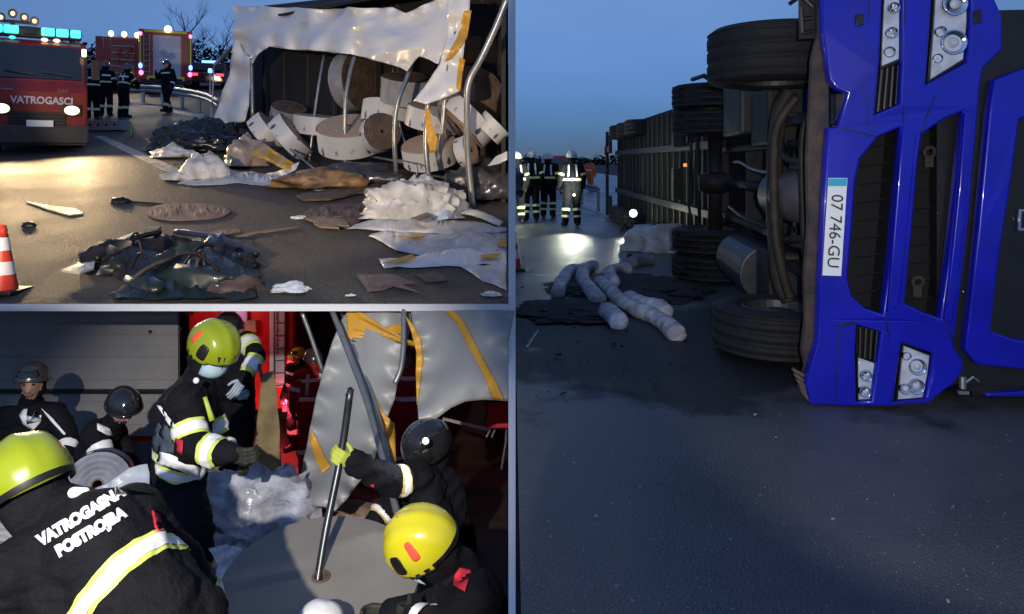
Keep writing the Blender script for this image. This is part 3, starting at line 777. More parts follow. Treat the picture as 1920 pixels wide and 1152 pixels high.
bare_tree('wide bare tree rising just left of the hanging tarpaulin', (at(425, 100, 48).x, 48, zA(48) - .2), 4.2, 9)
bare_tree('low bare tree above the middle fire engine', (at(232, 100, 66).x, 66, zA(66) - .2), 3.6, 12)
bare_tree('small thin bare tree between the near engine and the lit ladder engine', (at(178, 100, 60).x, 60, zA(60) - .2), 2.6, 15)
# ------------------------------------------------------------------ overturned blue lorry (cab front towards us, underside to the left)
YAW = R(6)
LO = Vector((1.80, 4.55, 0))
LM = Matrix.Translation(LO) @ Matrix.Rotation(-YAW, 4, 'Z')      # local X: the lorry's own up, Y: towards its tail, Z: world up
LI = LM.inverted()
def fp(px, py, y=0.0):
    """measured point of the photo on the lorry plane local Y = y"""
    o = LI @ Vector((0, 0, HC)); d = LI.to_3x3() @ Vector(((px - 960) / F, 1, -(py - HOR) / F))
    t = (y - o.y) / d.y; return o + d * t
def xz(p, y=0.0): q = fp(p[0], p[1], y); return (q.x, q.z)
lorry = thing('overturned_lorry', 'blue lorry tractor lying on its side with its grille facing the camera', 'lorry', LO)
def panel(name, m, outer, holes=(), y=0.0, th=.05, bev=.012, rnd=0, parent=None, holer=0):
    polys = [[xz(p, y) for p in (smooth_poly(outer, rnd) if rnd else outer)]] + [[xz(p, y) for p in (smooth_poly(h, holer) if holer else h)] for h in holes]
    def fn(a, b, c):
        bow = .05 * ((b - 1.25) / 1.25) ** 2 - .03 * min(1, max(0, a) / .5)     # nose is a little rounded across the cab
        return LM @ Vector((a, y + th / 2 - c + bow, b))
    me = plate2d(polys, th - 2 * bev, bev, fn)
    return put(name, me, m, parent or lorry, smooth=False)
lo_in = [(1686, 238), (1645, 258), (1612, 298), (1603, 340), (1596, 430), (1589, 522), (1597, 556), (1622, 578), (1655, 590), (1664, 500), (1673, 400)]
up_in = [(1803, 208), (1768, 224), (1726, 252), (1718, 300), (1706, 440), (1694, 568), (1728, 584), (1762, 597), (1776, 480), (1790, 345)]
fogU = [(1662, -60), (1697, -60), (1690, 118), (1685, 196), (1638, 216), (1648, 130)]
fogL = [(1607, 610), (1651, 622), (1645, 680), (1637, 755), (1609, 757), (1605, 672)]
hlU = [(1757, -70), (1826, -70), (1822, 40), (1812, 118), (1734, 160), (1744, 60)]
hlL = [(1690, 643), (1750, 663), (1747, 700), (1738, 752), (1677, 757), (1683, 700)]
lower = [(1545, -180), (1830, -180), (1862, -20), (1882, 30), (1880, 92), (1842, 130), (1836, 160), (1812, 420), (1787, 650), (1806, 676), (1806, 695), (1790, 722), (1740, 752),
         (1690, 761), (1600, 766), (1522, 764), (1514, 720), (1534, 640), (1534, 600), (1541, 400), (1552, 240), (1570, 238), (1590, 175), (1570, 168), (1556, 150), (1545, 60)]
bumper = panel('bumper', M_BLUE, lower, [lo_in, up_in, fogU, fogL, hlU, hlL], th=.09, bev=.014)
# bars between the two intakes stand proud
panel('trim_bar', M_BLUE, [(1690, 236), (1716, 250), (1708, 330), (1692, 500), (1683, 572), (1662, 586), (1672, 440), (1682, 320)], y=-.018, th=.05, bev=.01, parent=bumper)
panel('trim_bar', M_BLUE, [(1806, 212), (1822, 205), (1806, 420), (1784, 606), (1768, 598), (1782, 470), (1795, 340)], y=-.018, th=.05, bev=.01, parent=bumper)
panel('seam', M_BLACK, [(1570, 610), (1600, 603), (1610, 606), (1572, 613)], y=-.012, th=.01, bev=.002, parent=bumper)
for a, b2 in (((1702, -60), (1691, 232)), ((1574, 616), (1570, 762)), ((1660, 594), (1668, 640)), ((1634, -60), (1626, 236)), ((1768, 604), (1788, 642)), ((1640, 256), (1560, 236)), ((1722, 250), (1752, 180))):
    dx, dy = b2[0] - a[0], b2[1] - a[1]; L = math.hypot(dx, dy); nx, ny = -dy / L * .9, dx / L * .9
    panel('seam', M_BLACK, [(a[0] + nx, a[1] + ny), (b2[0] + nx, b2[1] + ny), (b2[0] - nx, b2[1] - ny), (a[0] - nx, a[1] - ny)], y=-.004, th=.012, bev=.001, parent=bumper)
# dark cavities behind the openings, recess shade put into the black
cav = MB(LM)
def cavity(poly, depth, shrink=.0):
    pts = [fp(p[0], p[1], .03) for p in poly]; n = len(pts)
    bk = [Vector((q.x, depth, q.z)) for q in pts]
    cav.add(pts + bk, [tuple(range(n, 2 * n))] + [(i, (i + 1) % n, (i + 1) % n + n, i + n) for i in range(n)])
cavity(lo_in, .24); cavity(up_in, .22); cavity(fogU, .13); cavity(fogL, .13); cavity(hlU, .16); cavity(hlL, .16)
cav.build('intake_ducting', mat('recess_shade_black', (.004, .004, .005), .8, var=.3), lorry)
# mesh bars and the tow eyes inside the intakes
gr = MB(LM)
for k in range(9):
    y0 = 270 + 34 * k
    a = fp(1605 + 8 - k, y0 + 8, .17); b = fp(1668, y0, .17); gr.tube([a, b], .006, 5)
for k in range(10):
    y0 = 250 + 34 * k
    a = fp(1712 - k, y0 + 6, .17); b = fp(1790 - k, y0, .17); gr.tube([a, b], .006, 5)
gr.build('grille_mesh', mat('recess_shade_black', (.004, .004, .005)), lorry)
for (px, py) in ((1742, 285), (1720, 528)):
    m = MB(LM); c = fp(px, py, .12); m.lathe([(.022, -.012), (.04, -.012), (.04, .012), (.022, .012)], c, (0, 1, .2), 16); m.box(c + Vector((.0, .01, -.06)), (.05, .025, .07)); m.build('tow_eye', M_GRIME2, lorry, smooth=False)
# fog lamps with slatted vents
def lamp_unit(name, lens_poly, bulbs, slats=None):
    o = panel(name, M_BLACK, lens_poly, y=.045, th=.05, bev=.004)
    cx = sum(p[0] for p in lens_poly) / len(lens_poly); cy = sum(p[1] for p in lens_poly) / len(lens_poly)
    ins = [(cx + (p[0] - cx) * .86, cy + (p[1] - cy) * .94) for p in lens_poly]
    panel('lens', M_LENS, ins, y=.028, th=.022, bev=.004, parent=o)
    for (px, py, r) in bulbs:
        m = MB(LM); c = fp(px, py, .02); m.lathe([(.005, .02), (r * .7, .012), (r, -.012), (r * 1.12, -.012), (r * 1.12, .025), (.005, .03)], c, (0, 1, 0), 20); m.build('reflector', M_CHROME, o, smooth=True)
        m = MB(LM); m.ell(c + Vector((0, -.004, 0)), (r * .45, r * .3, r * .45)); m.build('bulb', M_LENS, o, smooth=True)
    return o
lamp_unit('fog_lamp', [(1663, -60), (1694, -60), (1687, 116), (1650, 130)], [(1672, 62, .032), (1668, 98, .03), (1676, 15, .03)])
lamp_unit('fog_lamp', [(1609, 670), (1643, 680), (1635, 753), (1611, 755)], [(1624, 705, .03), (1622, 735, .03)])
lamp_unit('headlight', [(1759, -66), (1823, -66), (1819, 40), (1809, 116), (1737, 156), (1747, 60)], [(1788, 80, .068), (1790, 8, .065), (1764, 60, .03), (1758, 110, .026)])
lamp_unit('headlight', [(1692, 646), (1747, 665), (1744, 700), (1735, 750), (1681, 754), (1686, 700)], [(1720, 688, .045), (1718, 725, .042), (1698, 730, .03), (1700, 668, .022)])
for (x0, y0, x1, y1) in ((1646, 138, 1690, 128), (1645, 158, 1689, 148), (1643, 178, 1688, 168), (1641, 198, 1687, 188)): pass
for k in range(4):                                                # vent slats run along the cab width
    f = (k + .5) / 4
    m = MB(LM); m.tube([fp(1648 + 42 * f, 128 - 10 * f + 4, .05), fp(1640 + 46 * f, 212 - 18 * f, .05)], .011, 6); m.build('vent_slat', M_BLACK, lorry)
    m = MB(LM); m.tube([fp(1608 + 42 * f, 612 + 10 * f, .05), fp(1607 + 38 * f, 668 + 9 * f, .05)], .010, 6); m.build('vent_slat', M_BLACK, lorry)
# small square sockets
for q in ([(1608, 26), (1622, 24), (1621, 46), (1607, 47)], [(1828, 20), (1843, 16), (1842, 42), (1827, 46)]): panel('washer_cover', M_BLACK, q, y=-.012, th=.02, bev=.004)
# number plate
pl = panel('number_plate', M_PLATE, [(1553, 334), (1588, 334), (1577, 518), (1542, 517)], y=-.032, th=.012, bev=.003)
panel('country_band', M_TEAL, [(1554, 335), (1587, 335), (1586, 349), (1553, 349)], y=-.040, th=.006, bev=.001, parent=pl)
def vertical_text(s, px, py, size, y, m, parent, weight=0.0, spacing=1.0):
    c = fp(px, py, y); lean = math.atan2(11, 184)
    def fn(a, b, z):     # reads downwards: text right = world down, text up = lorry up (local X)
        return LM @ Vector((c.x + b * math.cos(lean) - a * math.sin(lean), y - z, c.z - a * math.cos(lean) - b * math.sin(lean)))
    return put('lettering', text_mesh(s, size, fn, .0012, spacing=spacing, weight=weight), m, parent)
vertical_text('07 746-GU', 1565, 434, .098, -.046, M_INK, pl)
# upper grille panel above the dark gap
upper = [(1862, 150), (2300, -20), (2330, 745), (1920, 694), (1832, 684), (1808, 655), (1830, 430), (1852, 210)]
glass = [(1908, 225), (2270, 90), (2290, 690), (1900, 636), (1856, 620), (1870, 480), (1893, 330)]
panel('grille_panel', M_BLUE, upper, [glass], y=.03, th=.08, bev=.014)
m = MB(LM); m.box((1.62, .16, 1.25), (1.0, .05, 2.3)); m.build('grille_backing', M_GLASS, lorry)
lg = panel('badge', mat('badge_chrome', (.5, .52, .8), .2, metal=.8), [(1906, 392), (1990, 396), (1988, 436), (1904, 432)], [[(1911, 397), (1984, 401), (1982, 431), (1909, 427)]], y=.09, th=.02, bev=.003)
vertical_text('DAF', 1950, 414, .09, .10, mat('badge_chrome', (.5, .52, .8)), lg)
m = MB(LM); m.box((1.22, .15, 1.25), (.42, .04, 2.36)); m.build('gap_liner', M_BLACK, lorry)
for p in ((1843, 258), (1806, 547)): m = MB(LM); m.ell(fp(p[0], p[1], .1), (.009, .009, .009), 8, 6); m.build('bolt_head', M_CHROME, lorry)
# lower cab corner, step and hinge close to the road
panel('corner_panel', M_BLACK, [(1800, 690), (1835, 690), (2330, 750), (2330, 790), (1900, 745), (1838, 742), (1808, 735)], y=.12, th=.3, bev=.02)
panel('step_edge', M_BLUE, [(1850, 741), (1920, 735), (2300, 760), (2300, 772), (1920, 744), (1852, 746)], y=.06, th=.05, bev=.004)
m = MB(LM); c = fp(1805, 722, .06); m.lathe([(.004, -.02), (.02, -.02), (.02, .05), (.004, .05)], c, (0, 0, 1), 10); m.box(c + Vector((.01, .02, -.05)), (.06, .03, .02)); m.tube([c, c + Vector((.06, 0, .05)), c + Vector((.1, .02, .02))], .008, 6); m.build('hinge', M_STEEL, lorry)
# cab body behind the nose
m = MB(LM); m.box((1.75, 1.2, 1.25), (2.5, 1.7, 2.42)); m.build('cab_body', M_BLUE, lorry, bevel=.08)
m = MB(LM); m.box((1.22, .145, 1.25), (.86, .10, 2.2)); m.build('radiator', M_BLACK, lorry)
# bent, dirty under-lip of the bumper
lip = [(1523, -100), (1538, -30), (1536, 60), (1524, 110), (1519, 200), (1513, 300), (1516, 420), (1509, 520), (1512, 600), (1506, 660), (1513, 690), (1505, 730), (1517, 745), (1536, 640), (1545, 500), (1549, 400), (1556, 240), (1556, 150), (1548, 60), (1548, -100)]
panel('bumper_lip', mat('rusty_scuffed_edge', (.10, .06, .045), .7, color2=(.03, .026, .03), vscale=9, bump=.3), lip, y=.10, th=.06, bev=.01)
for k in range(5):
    m = MB(LM); c = fp(1500 + 3 * k, 700 + 11 * k, .12 - .01 * k); m.box(c, (.10, .05, .02), Matrix.Rotation(.5 + .1 * k, 3, 'Y')); m.build('broken_splash_strip', M_CARDD, lorry, bevel=.004)
m = MB(LM)
for a, b in (((1480, 8), (1502, -8)), ((1502, -8), (1524, 12)), ((1502, 14), (1505, 62)), ((1505, 62), (1522, 58)), ((1503, 36), (1524, 34))): m.tube([fp(*a, .2), fp(*b, .2)], .014, 6)
m.box(fp(1514, 36, .24), (.10, .05, .26)); m.build('bracket', M_BLACK, lorry)
m = MB(LM); m.box(fp(1578, 205, .12), (.10, .1, .18)); m.build('towing_recess', M_BLACK, lorry)
# chassis
def cbox(name, c, s, m_=M_GRIME, bev=.012, rot=None): m = MB(LM); m.box(c, s, rot); return m.build(name, m_, lorry, bevel=bev)
for z in (.82, 1.66): cbox('frame_rail', (.52, 3.2, z), (.27, 5.7, .07))
for y in (.55, 1.9, 2.9, 3.9, 5.6): cbox('cross_member', (.52, y, 1.24), (.2, .09, .8))
m = MB(LM); m.box((.62, 1.25, 1.26), (.52, 1.25, .52)); m.build('engine_block', M_GRIME2, lorry, bevel=.05)
m = MB(LM); m.tube([(.33, .75, 1.24), (.28, .85, 1.24), (.26, 1.6, 1.24), (.34, 1.8, 1.24)], [.14, .2, .21, .12], 18); m.build('oil_sump', mat('pale_grimy_alloy', (.17, .15, .14), .55, metal=.3, var=.4, vscale=5, bump=.2, bscale=14), lorry, smooth=True)
m = MB(LM); m.lathe([(.02, 0), (.17, 0), (.21, .12), (.21, .3), (.16, .5), (.12, .9), (.02, .9)], (.5, 1.95, 1.24), (0, 1, 0), 20); m.build('gearbox', M_GRIME2, lorry, smooth=True)
m = MB(LM); m.tube([(.48, 2.9, 1.24), (.40, 4.7, 1.24)], .06, 12); m.build('drive_shaft', M_GRIME, lorry, smooth=True)
m = MB(LM); m.tube(curve([(.24, 1.35, .42), (.16, 1.35, .62), (.12, 1.33, 1.24), (.16, 1.35, 1.86), (.24, 1.35, 2.06)]), .062, 12); m.build('front_axle', M_GRIME2, lorry, smooth=True)
m = MB(LM); m.tube(curve([(.16, 1.02, .5), (.1, 1.0, .7), (.05, 1.0, 1.0), (.04, 1.0, 1.5), (.07, 1.0, 1.78), (.2, .98, 1.98)]), .034, 10); m.build('track_rod', M_GRIME2, lorry, smooth=True)
m = MB(LM); m.tube(curve([(.3, .6, .7), (.18, .62, .75), (.14, .62, 1.2), (.15, .62, 1.75), (.3, .6, 1.85)]), .022, 8); m.build('anti_roll_bar', M_GRIME, lorry, smooth=True)
for z in (.66, 1.84):
    for k in range(4): cbox('leaf_spring', (.30 + .026 * k, 1.35, z), (.018, 1.5 - .25 * k, .075), M_GRIME, .003)
    m = MB(LM); m.tube([(.22, 1.7, z + .05), (.55, 1.75, z + .03)], [.045, .038], 12); m.build('damper', M_GRIME2, lorry, smooth=True)
for (pts, r, mm) in (([(.3, .5, 1.0), (.15, .8, .95), (.2, 1.3, .9), (.4, 2.0, .92)], .03, M_GRIME), ([(.2, .55, 1.5), (.12, .9, 1.52), (.22, 1.5, 1.6), (.45, 2.2, 1.62)], .025, M_GRIME2),
                     ([(.38, 2.1, 1.4), (.3, 2.8, 1.42), (.3, 3.6, 1.5), (.38, 4.4, 1.5)], .018, M_STEEL), ([(.4, .4, 1.35), (.25, .45, 1.3), (.24, .5, 1.1), (.35, .55, 1.02)], .045, M_GRIME2),
                     ([(.3, 2.3, .9), (.22, 3.0, .95), (.26, 4.0, 1.0)], .02, M_GRIME)):
    m = MB(LM); m.tube(curve(pts), r, 8); m.build('pipe', mm, lorry, smooth=True)
for (c, s, mm) in (((.42, .5, 1.62), (.3, .2, .22), M_GRIME), ((.4, .48, .95), (.22, .18, .2), M_GRIME2), ((.45, 2.35, 1.9), (.45, .7, .5), M_GRIME), ((.4, 3.3, 2.05), (.5, 1.0, .55), M_BLACK), ((.42, 2.2, .45), (.4, .5, .55), M_GRIME)):
    cbox('side_box', c, s, mm, .03)
m = MB(LM); m.tube([(.36, 2.55, .44), (.36, 3.9, .44)], .27, 24); m.build('fuel_tank', mat('dull_tank_alloy', (.09, .09, .095), .45, metal=.6, var=.3, vscale=4), lorry, smooth=False, bevel=.02)
for z0 in (2.08, .40):                                            # wheel-arch liners
    m = MB(LM); pts = []
    for k in range(11):
        a = R(-75 + 15 * k); pts.append((.16 + .62 * math.cos(a), 1.35 + .62 * math.sin(a)))
    vs = []; fs = []
    for (x, y) in pts: vs += [(x, y, z0 - .26), (x, y, z0 + .26)]
    fs = [(2 * i, 2 * i + 1, 2 * i + 3, 2 * i + 2) for i in range(10)]
    m.add(vs, fs); m.build('wheel_arch', M_BLACK, lorry, smooth=True)
def wheel(thing_, c, r, w_, M_, axis=(0, 0, 1), out=1, grooves=True):
    c = Vector(c); h = w_ / 2
    prof = [(r * .56, -h * .9), (r * .72, -h), (r * .9, -h * .98), (r * .97, -h * .86)]
    if grooves:
        for k in range(4):
            q = -h * .72 + h * 1.44 * k / 3.0
            if k: prof += [(r, q - .05 * w_ - .0), ]
            prof += [(r, q - .018), (r - .009, q - .014), (r - .009, q + .014), (r, q + .018)]
    prof += [(r * .97, h * .86), (r * .9, h * .98), (r * .72, h), (r * .56, h * .9)]
    m = MB(M_); m.lathe(prof, c, axis, 40); ty = m.build('tyre', M_RUBBER, thing_, smooth=True)
    m = MB(M_); o = out * h
    m.lathe([(r * .57, -o * .85), (r * .57, o * .85), (r * .52, o * .9), (r * .46, o * .3), (r * .3, o * .12), (r * .26, o * .7), (r * .14, o * .78), (.004, o * .78), (.004, -o * .5), (r * .3, -o * .5)], c, axis, 28)
    m.build('rim', mat('grimy_wheel_rim', (.11, .1, .1), .5, metal=.5, var=.4, vscale=8), ty, smooth=False)
    return ty
wheel(lorry, (.13, 1.35, 2.33), .52, .44, LM, out=-1); wheel(lorry, (.15, 1.35, .21), .5, .36, LM, out=1)
for z in (2.33, 2.0, .52, .19): wheel(lorry, (.22, 5.0, z), .5, .30, LM, out=-1 if z > 1 else 1)
m = MB(LM); m.tube([(.26, 5.0, .6), (.26, 5.0, 1.9)], .09, 12); m.lathe([(.02, -.16), (.2, -.1), (.22, .1), (.02, .16)], (.26, 5.0, 1.24), (0, 0, 1), 16); m.build('rear_axle', M_GRIME, lorry, smooth=True)
m = MB(LM); m.tube([(.34, 4.35, 2.35), (.06, 4.6, 2.56), (-.02, 5.0, 2.56)], .03, 6); m.build('mudguard_stay', M_BLACK, lorry)

# ------------------------------------------------------------------ trailer behind it
tl = thing('overturned_trailer', 'long dark trailer on its side behind the blue lorry with ribbed underside', 'trailer', (4, 15, 0))
m = MB(); m.box((4.25, 15.3, 1.25), (2.7, 10.6, 2.46)); m.build('box_body', mat('dark_trailer_curtain', (.006, .006, .008), .75, spec=.2, var=.3, vscale=2), tl, bevel=.05)
for z in (.75, 1.75): m = MB(); m.box((2.86, 15.2, z), (.12, 10.2, .12)); m.build('chassis_rail', M_BLACK, tl, bevel=.01)
for k in range(21): m = MB(); m.box((2.9, 10.3 + .5 * k, 1.25), (.05, .07, 2.36)); m.build('cross_member', M_BLACK, tl, bevel=.008)
for y in (16.6, 17.9, 19.2):
    for z in (2.27, .2): wheel(tl, (2.98, y, z), .48, .36, None, out=-1 if z > 1 else 1)
    m = MB(); m.tube([(2.95, y, .3), (2.95, y, 2.2)], .07, 10); m.build('axle', M_GRIME, tl, smooth=True)
for z in (.35, 2.0): m = MB(); m.box((2.66, 20.3, z), (.06, .5, .5)); m.build('mud_flap', M_BLACK, tl, bevel=.01)
m = MB(); m.box((2.62, 20.55, 1.2), (.08, .1, 2.3)); m.build('rear_bumper', M_BLACK, tl, bevel=.01)
for z in (1.15, 2.0): m = MB(); m.box((2.7, 12.2, z), (.16, .16, .5)); m.build('landing_leg', M_BLACK, tl, bevel=.01)
for c, s, g in (((2.69, 11.6, 1.46), (.03, .12, .05), G_AMBER), ((2.70, 10.6, 2.10), (.03, .2, .34), mat('dull_red_reflector', (.3, .03, .015), .3)), ((2.56, 20.5, 1.83), (.04, .04, .25), mat('dull_red_reflector', (.3, .03, .015))), ((2.57, 19.9, 1.85), (.03, .6, .16), mat('dull_red_reflector', (.3, .03, .015)))):
    m = MB(); m.box(c, s); m.build('marker_lamp', g, tl, bevel=.006)
m = MB(); m.tube([(2.7, 11.0, .3), (2.62, 11.1, .9), (2.66, 11.2, 1.4), (2.75, 11.4, 1.9)], .02, 6); m.tube([(2.7, 10.7, .3), (2.64, 10.7, 2.2)], .025, 6); m.build('air_line', M_GRIME, tl, smooth=True)

# ------------------------------------------------------------------ absorbent socks, torn sheet, soaked granulate
def sock(label, pts, r, seed, name='absorbent_sock', m_=M_BOOM):
    c = curve([gC(px, py, r * .8 + h) for px, py, h in pts], 12); n = len(c); rnd = random.Random(seed)
    rs = [r * (1 + .06 * math.sin(i * .21 + 2 * seed) + rnd.uniform(-.02, .02)) * (.55 if i in (0, n - 1) else .88 if i in (1, n - 2) else 1) for i in range(n)]
    mb = MB(); mb.tube(c, rs, 18); o = mb.build(name, m_, None, tuple(gC(pts[0][0], pts[0][1])), smooth=True)
    for v in o.data.vertices:
        h = ridge(v.co, 14, seed) * .6 + nz(v.co, 30, seed) * .6 + ridge(v.co, 34, seed + 3) * .35; v.co += v.normal * r * .17 * h; v.co.z *= .93
    return tag(o, label, 'absorbent sock', 'white absorbent socks on the oil spill')
sock('short curled white sock furthest left on the oil spill', [(1088, 514, 0), (1070, 514, 0), (1058, 530, 0), (1050, 546, 0), (1046, 560, 0)], .074, 1)
sock('arched white absorbent sock second from the left with a lilac end', [(1116, 508, .02), (1098, 512, 0), (1092, 530, 0), (1104, 550, 0), (1124, 574, 0)], .078, 2)
sock('long white absorbent sock reaching from the middle towards the lower wheel', [(1124, 536, 0), (1142, 552, 0), (1166, 576, 0), (1196, 592, 0), (1226, 604, 0), (1252, 622, 0), (1270, 640, 0)], .075, 3)
sock('bent white sock lying across the top of the long one', [(1182, 512, 0), (1160, 514, .03), (1142, 526, .05), (1152, 548, .06)], .07, 4)
sock('frayed white sock behind the long one ending beside the wheel', [(1178, 566, 0), (1206, 586, .03), (1236, 596, .05), (1250, 604, .03)], .075, 5)
sock('flat grey sock stretched out furthest from the camera', [(1182, 502, 0), (1200, 497, 0), (1222, 495, 0)], .09, 6, m_=mat('wet_grey_sock', (.25, .26, .3), .7, var=.3, vscale=9, bump=.5, bscale=22))
sock('short stub of white sock nearest the camera with a pale lilac end', [(1138, 596, 0), (1150, 606, .0), (1162, 618, 0)], .085, 7)
o = put('torn_sheet', heap(gC(1240, 470), (.52, .34, .36), .55, 3, 4, 3.0), M_TARPD, None, tuple(gC(1240, 470)), smooth=False); tag(o, 'crumpled white torn sheet with peaks beside the trailer', 'torn sheet')
o = put('soaked_granulate', heap(gC(1180, 540), (.75, .8, .05), .5, 8, 5, 6.0, soft=True), M_SOIL, None, tuple(gC(1180, 540))); o['kind'] = 'stuff'; o['label'] = 'dark soaked granulate spread between the white socks'
o = put('soaked_granulate', heap(gC(1080, 585), (.5, .45, .03), .5, 18, 5, 6.0, soft=True), M_SOIL, None, tuple(gC(1080, 585))); o['kind'] = 'stuff'; o['label'] = 'dark soaked granulate left of the white socks'
# two sooty little pieces on the road
for (px, py, lb, sd) in ((1182, 484, 'small black clod on the road just right of the lamp glare', 1), (1190, 485, 'tiny black clod next to the white torn sheet', 2)):
    o = put('clod', heap(gC(px, py), (.05, .05, .05), .5, sd, 3), M_SOIL, None, tuple(gC(px, py))); tag(o, lb, 'clod')

# ------------------------------------------------------------------ traffic cones
def cone(label, base, h=.66, group='orange and white traffic cones'):
    t = thing('traffic_cone', label, 'traffic cone', base, group); b = Vector(base); k = h / .75
    m = MB(); m.box(b + Vector((0, 0, .02 * k)), (.42 * k, .42 * k, .04 * k)); m.build('base_plate', M_BLACK, t, bevel=.008)
    def r(z): return (.15 - .12 * z / .72) * k
    lv = [.04, .2, .34, .46, .6, .74]
    for i in range(5):
        m = MB(); e = .003 if i in (1, 3) else 0; m.tube([b + Vector((0, 0, lv[i] * k)), b + Vector((0, 0, lv[i + 1] * k))], [r(lv[i]) + e, r(lv[i + 1]) + e], 24, cap=i == 4)
        m.build('white_sleeve' if i in (1, 3) else 'cone_section', M_CONEW if i in (1, 3) else M_CONE, t, smooth=True)
cone('orange cone beside the divider wall on the road near the blue lorry', gC(962, 506), .62)
cone('orange and white striped cone at the left edge of the glittering wet road', gA(6, 549), .62)

# ------------------------------------------------------------------ crew on the road
SB = [('torso', .22, .34, 2), ('armUL', .6, .8, 2), ('armUR', .6, .8, 2), ('legLL', .2, .36, 2), ('legLR', .2, .36, 2), ('legLL', .6, .74, 2), ('legLR', .6, .74, 2)]
GC = 'firefighters standing on the road with their backs turned'
person('firefighter in dark gear and white helmet standing alone, right of the group', stand(gC(1072, 424), R(4), 1.76, dict(anL=(-.16, -.02, .09), toeL=(-.2, .13, .05))), bands=SB, braces=1, group=GC, helm=M_HELM_W, hkind='round')
person('firefighter with white helmet second from the right beside a red vehicle', stand(gC(1028, 408), R(-12), 1.74, dict(elL=(-.26, .05, 1.15), wrL=(-.1, .25, 1.1))), bands=SB, braces=1, group=GC, helm=M_HELM_W, hkind='round')
person('firefighter with white helmet standing in the middle of the group of four', stand(gC(996, 414), R(6), 1.78), bands=SB, braces=1, group=GC, helm=M_HELM_W, hkind='round')
person('firefighter half hidden by the divider wall at the edge of the group', stand(gC(968, 419), R(14), 1.74), bands=SB, braces=1, group=GC, helm=M_HELM_W, hkind='round')
person('road worker in orange hi-vis clothing walking beyond the firefighters', stand(gC(1106, 359), R(-40), 1.72, dict(knL=(-.12, .12, .5), anL=(-.12, .18, .1), toeL=(-.12, .36, .08), elL=(-.3, .0, 1.15))), style=dict(jacket=M_HIVIS, trousers=M_HIVIS, hood=M_BLACK), bands=[('legLL', .5, .7, 1), ('legLR', .5, .7, 1), ('torso', .3, .4, 1)], helm=None)
# distant red van, rail, tripod lamp
van = thing('red_van', 'small red van parked far down the road behind the firefighters', 'van', gC(1042, 343))
b = gC(1042, 343); m = MB(); pr = [(0, .3), (0, 1.2), (.25, 2.0), (3.6, 2.0), (3.6, 1.2), (4.6, 1.0), (4.6, .3)]
m.prism(pr, lambda x, y, t: b + Vector((t - .9, x, y)), 1.8); m.build('body', mat('van_red', (.5, .03, .02), .4, coat=.4, emit=(.6, .03, .02), estr=0), van, bevel=.05)
for sx in (-.75, .75):
    m = MB(); m.box(b + Vector((sx, -.01, .95)), (.18, .06, .4)); m.build('tail_lamp', G_REDL, van)
    for y in (.8, 3.6): wheel(van, b + Vector((sx, y, .33)), .33, .2, None, axis=(1, 0, 0), grooves=False)
m = MB(); m.box(b + Vector((0, .08, 1.55)), (1.4, .04, .5), Matrix.Rotation(-.25, 3, 'X')); m.build('rear_window', M_GLASS, van)
rail = thing('guard_rail', 'steel guard rail running along the road behind the dark trailer', 'guard rail', (2.2, 40, 0))
A_, B_ = Vector((2.6, 23, 0)), Vector((.9, 75, 0))
for i in range(14):
    p = A_.lerp(B_, i / 13); m = MB(); m.box(p + Vector((.06, 0, .36)), (.08, .12, .72)); m.build('post', M_STEEL, rail)
m = MB(); m.tube([A_ + Vector((0, 0, .62)), B_ + Vector((0, 0, .62))], .05, 8); m.tube([A_ + Vector((0, 0, .74)), B_ + Vector((0, 0, .74))], .05, 8); m.tube([A_ + Vector((.04, 0, .68)), B_ + Vector((.04, 0, .68))], .04, 6); m.build('beam', M_STEEL, rail, smooth=True)
tp = thing('tripod_lamp', 'lit white work lamp on a thin tripod in front of the trailer', 'work lamp', gC(1158, 436))
b = gC(1158, 436); hd = at(1187, 400, b.y)
m = MB(); m.tube([b + Vector((.08, 0, .02)), hd + Vector((-.05, .03, -.06))], .018, 8); m.build('pole', M_BLACK, tp)
for a in (0, 2.1, 4.2): m = MB(); m.tube([b + Vector((.13, 0, .2)), b + Vector((.13 + .22 * math.cos(a), .22 * math.sin(a), .0))], .012, 6); m.build('leg', M_BLACK, tp)
m = MB(); m.lathe([(.005, .06), (.07, .05), (.105, -.03), (.11, -.05), (.095, -.05), (.06, .03), (.005, .035)], hd, (.06, 1, .1), 20); m.build('lamp_housing', M_BLACK, tp, smooth=True)
m = MB(); m.ell(hd + Vector((0, -.03, 0)), (.085, .03, .085)); m.build('bulb', G_WHITE, tp, smooth=True)
lamp('tripod_lamp_beam', 'SPOT', hd + Vector((-.05, -.16, .02)), tuple(gC(1115, 520)), 90, (.95, 1, .82), angle=46, blend=.9, size=.06)
ht = thing('hand_torch', 'small black torch held low by the firefighter standing alone', 'torch', (1.42, 16.95, .82))
m = MB(); m.tube([(1.42, 17.05, .86), (1.41, 16.92, .80), (1.40, 16.86, .77)], [.02, .02, .034], 12); m.build('barrel', M_BLACK, ht, smooth=True)
m = MB(); m.ell((1.40, 16.85, .765), (.026, .01, .026)); m.build('lens', G_WHITE, ht, smooth=True)
lamp('hand_torch_beam', 'SPOT', (1.39, 16.78, .74), tuple(gC(1060, 446)), 110, (.95, 1, .8), angle=38, blend=.9, size=.03)
lamp('crew_fill_beam', 'SPOT', hd + Vector((-.16, -.05, .1)), (.7, 17.4, .95), 1900, (.95, 1, .8), angle=50, blend=.9, size=.05)  # extra beam added to brighten the crew's reflective bands
